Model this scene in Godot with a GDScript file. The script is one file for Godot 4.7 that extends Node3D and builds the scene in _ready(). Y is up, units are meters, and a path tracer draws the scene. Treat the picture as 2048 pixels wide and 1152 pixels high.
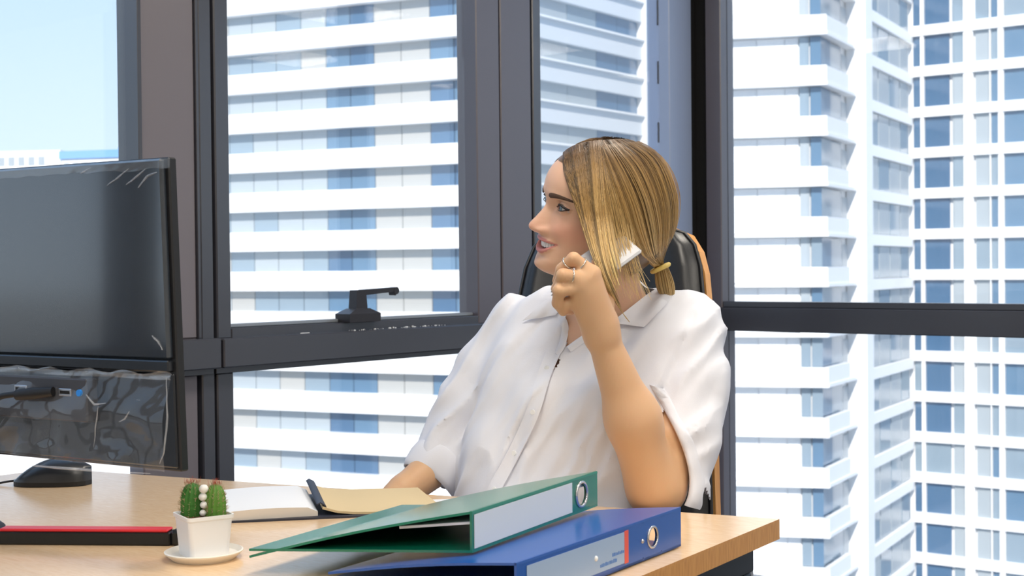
extends Node3D
# An office corner with two window walls. The world's axes follow the room: the corner of the two
# glazed walls stands at x = 0, z = 0; the left glazed wall is the plane x = 0 (running along z) and
# the right glazed wall is the plane z = 0 (running along x). y is up, metres.

const FOCAL := 2700.0                       # focal length in pixels of a 2048 x 1152 frame
const CAM := Vector3(2.446, 1.13, 4.065)
var FH := Vector3(-0.6275, 0, -0.7786).normalized()
var RT := Vector3(0.7786, 0, -0.6275).normalized()
var fw: Vector3
var cam_x: Vector3
var cam_y: Vector3
var M := {}
var used := {}

func set_lens() -> void:
	var pitch := atan(39.0 / FOCAL)
	var roll := 0.0095
	fw = FH * cos(pitch) - Vector3.UP * sin(pitch)
	var up0 := Vector3.UP * cos(pitch) + FH * sin(pitch)
	cam_x = RT * cos(roll) - up0 * sin(roll)
	cam_y = RT * sin(roll) + up0 * cos(roll)

func ray(x: float, y: float) -> Vector3:
	return fw + cam_x * ((x - 1024.0) / FOCAL) - cam_y * ((y - 576.0) / FOCAL)

func at_d(x: float, y: float, d: float) -> Vector3:      # the point of that direction at horizontal distance d
	var r := ray(x, y)
	return CAM + r * (d / r.dot(FH))

func at_y(x: float, y: float, h: float) -> Vector3:      # ... on the level h
	var r := ray(x, y)
	return CAM + r * ((h - CAM.y) / r.y)

func at_x(x: float, y: float, v: float) -> Vector3:      # ... on the plane x = v
	var r := ray(x, y)
	return CAM + r * ((v - CAM.x) / r.x)

func at_z(x: float, y: float, v: float) -> Vector3:
	var r := ray(x, y)
	return CAM + r * ((v - CAM.z) / r.z)

# ---------------------------------------------------------------- mesh building
class MB:
	var v := PackedVector3Array()
	var n := PackedVector3Array()
	var c := PackedColorArray()
	var uv := PackedVector2Array()
	var i := PackedInt32Array()
	var col := Color.WHITE

	func add(p: Vector3, nn := Vector3.ZERO, t := Vector2.ZERO) -> int:
		v.append(p); n.append(nn); c.append(col); uv.append(t)
		return v.size() - 1

	func tri(a: int, b: int, d: int) -> void:           # counter-clockwise seen from outside
		i.append(a); i.append(d); i.append(b)

	func quad(a: Vector3, b: Vector3, d: Vector3, e: Vector3) -> void:
		var nn := (b - a).cross(e - a)
		if nn.length_squared() < 1e-16:
			nn = (d - b).cross(e - b)
		nn = nn.normalized()
		var k := add(a, nn, Vector2(0, 1)); add(b, nn, Vector2(1, 1)); add(d, nn, Vector2(1, 0)); add(e, nn, Vector2(0, 0))
		tri(k, k + 1, k + 2); tri(k, k + 2, k + 3)

	func face(a: Vector3, b: Vector3, d: Vector3) -> void:
		var nn := (b - a).cross(d - a).normalized()
		var k := add(a, nn); add(b, nn); add(d, nn)
		tri(k, k + 1, k + 2)

	func hexa(p: Array) -> void:        # 0..3 bottom ring counter-clockwise from above, 4..7 top ring
		quad(p[3], p[2], p[1], p[0]); quad(p[4], p[5], p[6], p[7])
		for k in 4:
			var j := (k + 1) % 4
			quad(p[k], p[j], p[j + 4], p[k + 4])

	func box(lo: Vector3, hi: Vector3, bev := 0.0, xf := Transform3D()) -> void:
		if bev <= 0.0:
			hexa([xf * Vector3(lo.x, lo.y, hi.z), xf * Vector3(hi.x, lo.y, hi.z), xf * Vector3(hi.x, lo.y, lo.z), xf * Vector3(lo.x, lo.y, lo.z),
				xf * Vector3(lo.x, hi.y, hi.z), xf * Vector3(hi.x, hi.y, hi.z), xf * Vector3(hi.x, hi.y, lo.z), xf * Vector3(lo.x, hi.y, lo.z)])
			return
		var cc := (lo + hi) * 0.5
		var h := (hi - lo) * 0.5
		bev = minf(bev, minf(h.x, minf(h.y, h.z)) * 0.9)
		var P := func(sx: float, sy: float, sz: float, ax: int) -> Vector3:
			var q := Vector3(sx * (h.x - (0.0 if ax == 0 else bev)), sy * (h.y - (0.0 if ax == 1 else bev)), sz * (h.z - (0.0 if ax == 2 else bev)))
			return xf * (cc + q)
		for s in [-1.0, 1.0]:
			_q(P.call(s, -1.0, -s, 0), P.call(s, 1.0, -s, 0), P.call(s, 1.0, s, 0), P.call(s, -1.0, s, 0), s * -1.0, xf.basis.x * s)
			_q(P.call(-1.0, s, -1.0, 1), P.call(1.0, s, -1.0, 1), P.call(1.0, s, 1.0, 1), P.call(-1.0, s, 1.0, 1), 1.0, xf.basis.y * s)
			_q(P.call(-1.0, -1.0, s, 2), P.call(1.0, -1.0, s, 2), P.call(1.0, 1.0, s, 2), P.call(-1.0, 1.0, s, 2), 1.0, xf.basis.z * s)
		for a in [-1.0, 1.0]:
			for b in [-1.0, 1.0]:
				_q(P.call(a, b, -1.0, 0), P.call(a, b, -1.0, 1), P.call(a, b, 1.0, 1), P.call(a, b, 1.0, 0), 1.0, xf.basis.x * a + xf.basis.y * b)
				_q(P.call(a, -1.0, b, 0), P.call(a, -1.0, b, 2), P.call(a, 1.0, b, 2), P.call(a, 1.0, b, 0), 1.0, xf.basis.x * a + xf.basis.z * b)
				_q(P.call(-1.0, a, b, 1), P.call(-1.0, a, b, 2), P.call(1.0, a, b, 2), P.call(1.0, a, b, 1), 1.0, xf.basis.y * a + xf.basis.z * b)
				for e in [-1.0, 1.0]:
					var o: Vector3 = xf.basis.x * a + xf.basis.y * b + xf.basis.z * e
					var p0: Vector3 = P.call(a, b, e, 0)
					var p1: Vector3 = P.call(a, b, e, 1)
					var p2: Vector3 = P.call(a, b, e, 2)
					if (p1 - p0).cross(p2 - p0).dot(o) > 0.0: face(p0, p1, p2)
					else: face(p0, p2, p1)

	func _q(a: Vector3, b: Vector3, d: Vector3, e: Vector3, _s: float, out: Vector3) -> void:
		if (b - a).cross(e - a).dot(out) > 0.0: quad(a, b, d, e)
		else: quad(e, d, b, a)

	func prism(poly: PackedVector2Array, z0: float, z1: float, xf := Transform3D()) -> void:   # poly in xy, extruded along z
		var m := poly.size()
		var area := 0.0
		for k in m:
			area += poly[k].cross(poly[(k + 1) % m])
		var pts := poly.duplicate()
		if area < 0.0: pts.reverse()
		var t := Geometry2D.triangulate_polygon(pts)
		for k in range(0, t.size(), 3):
			var a := pts[t[k]]; var b := pts[t[k + 1]]; var d := pts[t[k + 2]]
			if (b - a).cross(d - a) < 0.0:
				var sw := b; b = d; d = sw
			face(xf * Vector3(a.x, a.y, z1), xf * Vector3(b.x, b.y, z1), xf * Vector3(d.x, d.y, z1))
			face(xf * Vector3(a.x, a.y, z0), xf * Vector3(d.x, d.y, z0), xf * Vector3(b.x, b.y, z0))
		for k in m:
			var a := pts[k]; var b := pts[(k + 1) % m]
			quad(xf * Vector3(a.x, a.y, z0), xf * Vector3(b.x, b.y, z0), xf * Vector3(b.x, b.y, z1), xf * Vector3(a.x, a.y, z1))

	func grid(rows: Array, wrap := false, flip := false, cols: Array = []) -> void:     # rows of points, smooth
		var w: int = rows[0].size()
		var k0 := v.size()
		for r in rows.size():
			for q in w:
				if cols.size() > 0: col = cols[r][q]
				add(rows[r][q], Vector3.ZERO, Vector2(float(q) / (w - 1), float(r) / (rows.size() - 1)))
		for r in rows.size() - 1:
			for q in (w if wrap else w - 1):
				var a := k0 + r * w + q
				var b := k0 + r * w + (q + 1) % w
				if flip:
					tri(a, b, b + w); tri(a, b + w, a + w)
				else:
					tri(a, b + w, b); tri(a, a + w, b + w)

	func sheet(rows: Array, thick: float) -> void:     # a grid with thickness (two sides and rims)
		var w: int = rows[0].size()
		var nr := rows.size()
		var back := []
		for r in nr:
			var line := PackedVector3Array()
			for q in w:
				var du: Vector3 = rows[r][mini(q + 1, w - 1)] - rows[r][maxi(q - 1, 0)]
				var dv: Vector3 = rows[mini(r + 1, nr - 1)][q] - rows[maxi(r - 1, 0)][q]
				line.append(rows[r][q] - dv.cross(du).normalized() * thick)
			back.append(line)
		grid(rows, false, false)
		grid(back, false, true)
		for r in nr - 1:
			quad(rows[r][0], rows[r + 1][0], back[r + 1][0], back[r][0])
			quad(rows[r + 1][w - 1], rows[r][w - 1], back[r][w - 1], back[r + 1][w - 1])
		for q in w - 1:
			quad(rows[0][q + 1], rows[0][q], back[0][q], back[0][q + 1])
			quad(rows[nr - 1][q], rows[nr - 1][q + 1], back[nr - 1][q + 1], back[nr - 1][q])

	func tube(path: PackedVector3Array, rad: PackedFloat32Array, sides := 8, caps := true, flat := 1.0, wide := Vector3.ZERO, cols := PackedColorArray()) -> void:
		var m := path.size()
		var k0 := v.size()
		var side := Vector3.ZERO
		for k in m:
			var t := (path[mini(k + 1, m - 1)] - path[maxi(k - 1, 0)]).normalized()
			if k == 0:
				side = wide if wide != Vector3.ZERO else t.cross(Vector3.UP if absf(t.y) < 0.9 else Vector3.RIGHT)
			side = (side - t * side.dot(t)).normalized()
			var up := side.cross(t)
			if cols.size() > 0: col = cols[k]
			for s in sides:
				var a := TAU * s / sides
				var o := side * cos(a) + up * sin(a) * flat
				add(path[k] + o * rad[mini(k, rad.size() - 1)], (side * cos(a) * flat + up * sin(a)).normalized() if flat > 0.3 else Vector3.ZERO)
		for k in m - 1:
			for s in sides:
				var a := k0 + k * sides + s
				var b := k0 + k * sides + (s + 1) % sides
				tri(a, a + sides, b + sides); tri(a, b + sides, b)
		if caps:
			for e in 2:
				var k := 0 if e == 0 else m - 1
				var t := (path[1] - path[0]) if e == 0 else (path[m - 1] - path[m - 2])
				var nn := t.normalized() * (-1.0 if e == 0 else 1.0)
				var ce := add(path[k], nn)
				var ring := []
				for s in sides: ring.append(add(v[k0 + k * sides + s], nn))
				for s in sides:
					if e == 0: tri(ce, ring[s], ring[(s + 1) % sides])
					else: tri(ce, ring[(s + 1) % sides], ring[s])

	func lathe(prof: PackedVector2Array, segs: int, xf := Transform3D(), hard := true) -> void:     # (radius, y) from bottom outside to top; hard: own normals for each band
		for k in prof.size() - 1:
			var a := prof[k]; var b := prof[k + 1]
			var nn2 := Vector2(b.y - a.y, -(b.x - a.x)).normalized()
			var k0 := v.size()
			for s in segs:
				var an := TAU * s / segs
				var d := Vector3(cos(an), 0, sin(an))
				var nn := xf.basis * (d * nn2.x + Vector3.UP * nn2.y) if hard else Vector3.ZERO
				add(xf * (d * a.x + Vector3.UP * a.y), nn); add(xf * (d * b.x + Vector3.UP * b.y), nn)
			for s in segs:
				var p := k0 + s * 2
				var q := k0 + (s + 1) % segs * 2
				tri(p, p + 1, q + 1); tri(p, q + 1, q)

	func ball(ce: Vector3, r: Vector3, seg := 12, xf := Transform3D()) -> void:
		var rows := []
		for a in seg / 2 + 1:
			var th := PI * a / (seg / 2)
			var line := PackedVector3Array()
			for b in seg:
				var ph := TAU * b / seg
				line.append(xf * (ce + Vector3(sin(th) * cos(ph) * r.x, cos(th) * r.y, sin(th) * sin(ph) * r.z)))
			rows.append(line)
		grid(rows, true, true)

	func mesh() -> ArrayMesh:
		var acc := PackedVector3Array()
		acc.resize(v.size())
		for k in range(0, i.size(), 3):
			var a := i[k]; var b := i[k + 1]; var d := i[k + 2]
			if n[a] == Vector3.ZERO or n[b] == Vector3.ZERO or n[d] == Vector3.ZERO:
				var f := (v[d] - v[a]).cross(v[b] - v[a])
				acc[a] += f; acc[b] += f; acc[d] += f
		var nn := n.duplicate()
		for k in v.size():
			if nn[k] == Vector3.ZERO:
				nn[k] = acc[k].normalized() if acc[k].length_squared() > 0.0 else Vector3.UP
		var arr := []
		arr.resize(Mesh.ARRAY_MAX)
		arr[Mesh.ARRAY_VERTEX] = v; arr[Mesh.ARRAY_NORMAL] = nn; arr[Mesh.ARRAY_COLOR] = c; arr[Mesh.ARRAY_TEX_UV] = uv; arr[Mesh.ARRAY_INDEX] = i
		var out := ArrayMesh.new()
		out.add_surface_from_arrays(Mesh.PRIMITIVE_TRIANGLES, arr)
		return out

# ---------------------------------------------------------------- scene objects
func numbered(called: String) -> String:
	if not used.has(called):
		used[called] = 0
		return called
	used[called] += 1
	return "%s_%03d" % [called, used[called]]

func part(called: String, mb: MB, mat: Material, parent: Node, label := "") -> MeshInstance3D:
	var o := MeshInstance3D.new()
	o.name = called
	o.mesh = mb.mesh()
	o.material_override = mat
	parent.add_child(o, true)
	if label != "": o.set_meta("label", label)
	if parent is Node3D and parent != self:
		o.transform = (parent as Node3D).global_transform.affine_inverse()      # shapes are written in world coordinates
	return o

func piece(called: String, me: Mesh, mat: Material, parent: Node3D, xf: Transform3D) -> MeshInstance3D:       # a shared mesh placed by a world transform
	var o := MeshInstance3D.new()
	o.name = called
	o.mesh = me
	o.material_override = mat
	parent.add_child(o, true)
	o.transform = parent.global_transform.affine_inverse() * xf
	return o

func thing(called: String, label: String, category: String, at := Vector3.ZERO, group := "") -> Node3D:
	var o := Node3D.new()
	o.name = numbered(called)
	add_child(o, true)
	o.position = at
	o.set_meta("label", label)
	o.set_meta("category", category)
	if group != "": o.set_meta("group", group)
	return o

func struct(called: String, label: String, at := Vector3.ZERO) -> Node3D:
	var o := Node3D.new()
	o.name = called
	add_child(o, true)
	o.position = at
	o.set_meta("kind", "structure")
	o.set_meta("label", label)
	o.set_meta("category", called.get_slice("_", 0))
	return o

func mat(called: String, color: Color, rough := 0.6, metal := 0.0, spec := 0.5) -> StandardMaterial3D:
	var m := StandardMaterial3D.new()
	m.resource_name = called
	m.albedo_color = color
	m.roughness = rough
	m.metallic = metal
	m.metallic_specular = spec
	M[called] = m
	return m

func noise_tex(seed_: int, freq: float, ramp: Array, size := 512, stretch := false, normal := false, bump := 4.0) -> NoiseTexture2D:
	var fn := FastNoiseLite.new()
	fn.seed = seed_
	fn.noise_type = FastNoiseLite.TYPE_SIMPLEX_SMOOTH
	fn.frequency = freq
	fn.fractal_octaves = 4
	var t := NoiseTexture2D.new()
	t.width = size
	t.height = size / (8 if stretch else 1)
	t.seamless = true
	t.noise = fn
	if normal:
		t.as_normal_map = true
		t.bump_strength = bump
	elif ramp.size() > 0:
		var g := Gradient.new()
		g.offsets = PackedFloat32Array(ramp[0])
		g.colors = PackedColorArray(ramp[1])
		t.color_ramp = g
	return t

func make_materials() -> void:
	mat("frame_paint", Color8(58, 59, 67), 0.24, 0.0, 0.75)
	mat("post_warm_reflection", Color8(84, 78, 86), 0.28, 0.0, 0.7)  # pinkish reflections on the posts are mixed into this colour
	mat("post_bright_reflection", Color8(150, 164, 192), 0.3, 0.0, 0.6)  # albedo lightened to stand in for the bright reflection on this post
	mat("panel_reflection_tone", Color8(112, 106, 112), 0.34, 0.0, 0.6)  # lighter than the frames: reflections on the panel are put into the colour
	mat("gasket", Color8(10, 10, 12), 0.8)
	mat("white_wall", Color8(226, 224, 220), 0.85)
	mat("grey_wall", Color8(196, 196, 198), 0.85)
	mat("ceiling_paint", Color8(238, 237, 233), 0.9)
	var fl := mat("carpet", Color8(104, 104, 110), 0.95)
	fl.albedo_texture = noise_tex(3, 0.05, [[0.0, 1.0], [Color(0.8, 0.8, 0.8), Color(1, 1, 1)]])
	fl.uv1_triplanar = true
	fl.uv1_scale = Vector3(2, 2, 2)
	var gl := mat("window_glass", Color(0.93, 0.97, 0.98, 0.03), 0.0)
	gl.transparency = BaseMaterial3D.TRANSPARENCY_ALPHA
	mat("bead_sky_glint", Color8(150, 156, 164), 0.3, 0.4)  # pale tone painted for the sky glint along the dark bead
	mat("handle_metal", Color8(48, 44, 46), 0.36, 0.3)
	# desk and chair wood: pale beech laminate with fine lengthwise grain
	var w := mat("beech", Color(1, 1, 1), 0.2, 0.0, 0.6)
	w.albedo_texture = noise_tex(11, 0.04, [[0.0, 0.45, 0.62, 1.0], [Color8(226, 190, 148), Color8(236, 204, 166), Color8(230, 196, 156), Color8(242, 214, 180)]], 1024, true)
	w.uv1_triplanar = true
	w.uv1_scale = Vector3(0.25, 8.0, 12.0)
	var we := mat("beech_edge", Color(1, 1, 1), 0.42)
	we.albedo_texture = noise_tex(12, 0.015, [[0.0, 0.5, 1.0], [Color8(188, 130, 62), Color8(204, 146, 76), Color8(214, 158, 88)]], 512, true)
	we.uv1_triplanar = true
	we.uv1_scale = Vector3(0.4, 14.0, 14.0)
	var ws := mat("bent_plywood", Color(1, 1, 1), 0.35)
	ws.albedo_texture = noise_tex(13, 0.015, [[0.0, 0.5, 1.0], [Color8(196, 136, 72), Color8(214, 156, 90), Color8(226, 172, 108)]], 512, true)
	ws.uv1_triplanar = true
	ws.uv1_scale = Vector3(8.0, 0.5, 8.0)
	var le := mat("black_leather", Color8(24, 26, 30), 0.38, 0.0, 0.55)
	le.normal_enabled = true
	le.normal_texture = noise_tex(21, 0.06, [], 512, false, true, 2.0)
	le.normal_scale = 0.25
	le.uv1_triplanar = true
	le.uv1_scale = Vector3(9, 9, 9)
	mat("black_steel", Color8(26, 29, 34), 0.45, 0.2)
	mat("grey_plastic", Color8(150, 154, 162), 0.5)
	mat("black_plastic", Color8(22, 22, 25), 0.45)
	mat("mouse_plastic", Color8(34, 37, 43), 0.32, 0.0, 0.6)
	mat("mouse_side", Color8(20, 20, 22), 0.5)
	var gp := mat("gloss_black", Color8(40, 47, 56), 0.12, 0.0, 1.0)
	gp.clearcoat_enabled = true
	gp.clearcoat = 1.0
	gp.clearcoat_roughness = 0.06
	mat("port_grey", Color8(58, 58, 64), 0.5)
	mat("dark_recess", Color8(26, 29, 35), 0.22, 0.0, 0.6)
	mat("steel", Color8(200, 200, 204), 0.25, 0.9)
	mat("blue_plastic", Color8(40, 140, 235), 0.4)
	var film := mat("clear_film", Color(0.9, 0.94, 1.0, 0.04), 0.06)
	film.transparency = BaseMaterial3D.TRANSPARENCY_ALPHA
	var film2 := mat("creased_film", Color(0.94, 0.95, 0.97, 0.16), 0.1)
	film2.transparency = BaseMaterial3D.TRANSPARENCY_ALPHA
	var film3 := mat("creased_film_thin", Color(0.94, 0.95, 0.97, 0.06), 0.1)
	film3.transparency = BaseMaterial3D.TRANSPARENCY_ALPHA
	mat("pot_white", Color8(236, 237, 240), 0.35)
	mat("saucer_cream", Color8(232, 226, 214), 0.4)
	mat("soil", Color8(96, 70, 46), 0.95)
	var cac := mat("cactus_skin", Color8(58, 112, 44), 0.6)
	cac.metallic_specular = 0.4
	mat("cactus_skin_light", Color8(86, 134, 46), 0.6)
	mat("cactus_spine", Color8(196, 172, 140), 0.6)
	mat("cactus_spine_red", Color8(190, 80, 60), 0.6)
	mat("pebble_white", Color8(240, 240, 238), 0.6)
	mat("case_red", Color8(214, 44, 52), 0.4)
	mat("case_black", Color8(14, 18, 20), 0.4)
	mat("paper", Color8(238, 240, 244), 0.8)
	mat("paper_edge", Color8(226, 218, 208), 0.85)
	mat("kraft", Color8(214, 192, 150), 0.75)
	mat("notebook_cover", Color8(44, 48, 62), 0.5)
	mat("binder_green", Color8(12, 118, 92), 0.2, 0.0, 0.65)
	mat("binder_blue", Color8(16, 82, 168), 0.28, 0.0, 0.6)
	mat("binder_inside", Color8(18, 18, 22), 0.7)
	mat("binder_label", Color8(214, 222, 226), 0.6)
	mat("pocket_blue", Color8(158, 182, 214), 0.35)
	mat("label_red", Color8(226, 92, 76), 0.5)
	mat("label_print", Color8(80, 128, 200), 0.6)
	mat("skirt_dark", Color8(38, 40, 52), 0.85)
	mat("shoe_black", Color8(20, 18, 18), 0.4)
	var cl := mat("shirt_linen", Color8(232, 234, 243), 0.85, 0.0, 0.3)
	cl.normal_enabled = true
	cl.normal_texture = noise_tex(31, 0.12, [], 512, false, true, 3.0)
	cl.normal_scale = 0.4
	cl.uv1_triplanar = true
	cl.uv1_scale = Vector3(14, 14, 14)
	cl.backlight_enabled = true
	cl.backlight = Color(0.25, 0.25, 0.26)
	mat("button_pearl", Color8(240, 242, 244), 0.25)
	var sk := mat("skin", Color(1, 1, 1), 0.48, 0.0, 0.45)
	sk.vertex_color_use_as_albedo = true
	sk.subsurf_scatter_enabled = true
	sk.subsurf_scatter_strength = 0.12
	var ha := mat("hair_strands", Color(1, 1, 1), 0.36, 0.0, 0.55)
	ha.vertex_color_use_as_albedo = true
	mat("hair_tie", Color8(232, 204, 116), 0.6)
	mat("eyebrow_hair", Color8(78, 56, 42), 0.7)
	mat("lash", Color8(30, 22, 20), 0.6)
	var ey := mat("eyeball", Color(1, 1, 1), 0.08)
	ey.vertex_color_use_as_albedo = true
	mat("teeth_white", Color8(246, 243, 236), 0.25)
	mat("ring_silver", Color8(226, 222, 214), 0.2, 0.9)
	mat("phone_white", Color8(212, 213, 218), 0.25)
	mat("phone_glass", Color8(16, 17, 20), 0.08)
	mat("lens_violet", Color8(96, 88, 170), 0.2)
	# far buildings; the haze before them is mixed into the pane colours
	mat("tower_white", Color8(240, 241, 242), 0.85)
	mat("tower_panel", Color8(232, 234, 236), 0.85)
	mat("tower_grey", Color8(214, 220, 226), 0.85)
	mat("pane_blue", Color8(92, 124, 152), 0.12, 0.0, 0.7)
	mat("pane_deep", Color8(72, 105, 138), 0.12, 0.0, 0.7)
	mat("pane_pale", Color8(163, 173, 180), 0.3, 0.0, 0.6)
	mat("pane_beige", Color8(172, 173, 171), 0.35, 0.0, 0.6)
	mat("pane_mist", Color8(134, 152, 166), 0.15, 0.0, 0.7)
	mat("roof_blue", Color8(120, 168, 226), 0.7)
	mat("street", Color8(150, 150, 150), 0.95)
	var lamp := mat("lamp_panel", Color(1, 1, 1), 0.5)
	lamp.emission_enabled = true
	lamp.emission = Color(1.0, 0.96, 0.9)
	lamp.emission_energy_multiplier = 4.0

func add_camera_and_light() -> void:
	set_lens()
	var cam := Camera3D.new()
	cam.name = "camera"
	cam.projection = Camera3D.PROJECTION_PERSPECTIVE
	cam.fov = rad_to_deg(2.0 * atan(576.0 / FOCAL))
	cam.near = 0.05
	cam.far = 900.0
	add_child(cam)
	var at := CameraAttributesPhysical.new()
	at.frustum_focal_length = 12.0 * FOCAL / 576.0
	at.exposure_aperture = 14.0
	at.frustum_focus_distance = 2.16
	cam.attributes = at
	cam.fov = rad_to_deg(2.0 * atan(576.0 / FOCAL))
	cam.near = 0.05
	cam.far = 900.0
	cam.transform = Transform3D(Basis(cam_x, cam_y, -fw), CAM)
	cam.current = true

	var sky_mat := ProceduralSkyMaterial.new()
	sky_mat.sky_top_color = Color(0.60, 0.78, 0.98)
	sky_mat.sky_horizon_color = Color(0.86, 0.935, 1.0)
	sky_mat.sky_curve = 0.2
	sky_mat.ground_bottom_color = Color(0.62, 0.64, 0.66)
	sky_mat.ground_horizon_color = Color(0.82, 0.87, 0.91)
	sky_mat.sky_energy_multiplier = 1.12
	var sky := Sky.new()
	sky.sky_material = sky_mat
	var env := Environment.new()
	env.background_mode = Environment.BG_SKY
	env.sky = sky
	env.tonemap_mode = Environment.TONE_MAPPER_LINEAR
	env.tonemap_exposure = 1.0
	env.sdfgi_enabled = true
	env.ssao_enabled = true
	env.ssil_enabled = true
	var we := WorldEnvironment.new()
	we.name = "environment"
	we.environment = env
	add_child(we)

	# hazy sun behind and to the left of the viewer, falling on the towers across the street
	var sun := DirectionalLight3D.new()
	sun.name = "sun"
	sun.light_energy = 1.7
	sun.light_color = Color(1.0, 0.97, 0.93)
	sun.light_angular_distance = 1.5
	sun.shadow_enabled = true
	add_child(sun)
	var to_sun := (RT * -0.16 - FH * 0.80 + Vector3.UP * 0.60).normalized()
	sun.look_at_from_position(Vector3.ZERO, -to_sun, Vector3.UP)

	# ceiling panels of the office; the first is added to brighten the window corner
	for p in [[1.4, 1.2], [1.5, 2.9], [1.5, 4.9], [3.4, 1.6], [3.4, 3.4], [3.4, 5.2], [4.9, 2.6], [4.9, 4.6]]:
		var t := thing("ceiling_light", "square recessed ceiling light panel with warm white diffuser", "light", Vector3(p[0], 2.7, p[1]), "ceiling lights")
		var f := MB.new()
		for s in [-1.0, 1.0]:
			f.box(Vector3(p[0] + s * 0.3 - 0.012, 2.682, p[1] - 0.312), Vector3(p[0] + s * 0.3 + 0.012, 2.70, p[1] + 0.312))
			f.box(Vector3(p[0] - 0.288, 2.682, p[1] + s * 0.3 - 0.012), Vector3(p[0] + 0.288, 2.70, p[1] + s * 0.3 + 0.012))
		part("frame", f, M.ceiling_paint, t)
		var q := MB.new()
		q.box(Vector3(p[0] - 0.288, 2.688, p[1] - 0.288), Vector3(p[0] + 0.288, 2.698, p[1] + 0.288))
		part("light_panel", q, M.lamp_panel, t)
		var a := AreaLight3D.new()
		a.name = "panel_light"
		a.area_size = Vector2(0.57, 0.57)
		a.light_energy = 1.75
		a.light_color = Color(1.0, 0.965, 0.91)
		a.shadow_enabled = true
		a.area_range = 12.0
		t.add_child(a)
		a.position = Vector3(0, -0.02, 0)
		a.rotation = Vector3(-PI / 2, 0, 0)

func beam(called: String, lo: Vector3, hi: Vector3, m: Material, parent: Node, bev := 0.003) -> void:
	var b := MB.new()
	b.box(lo, hi, bev)
	part(called, b, m, parent)

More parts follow.
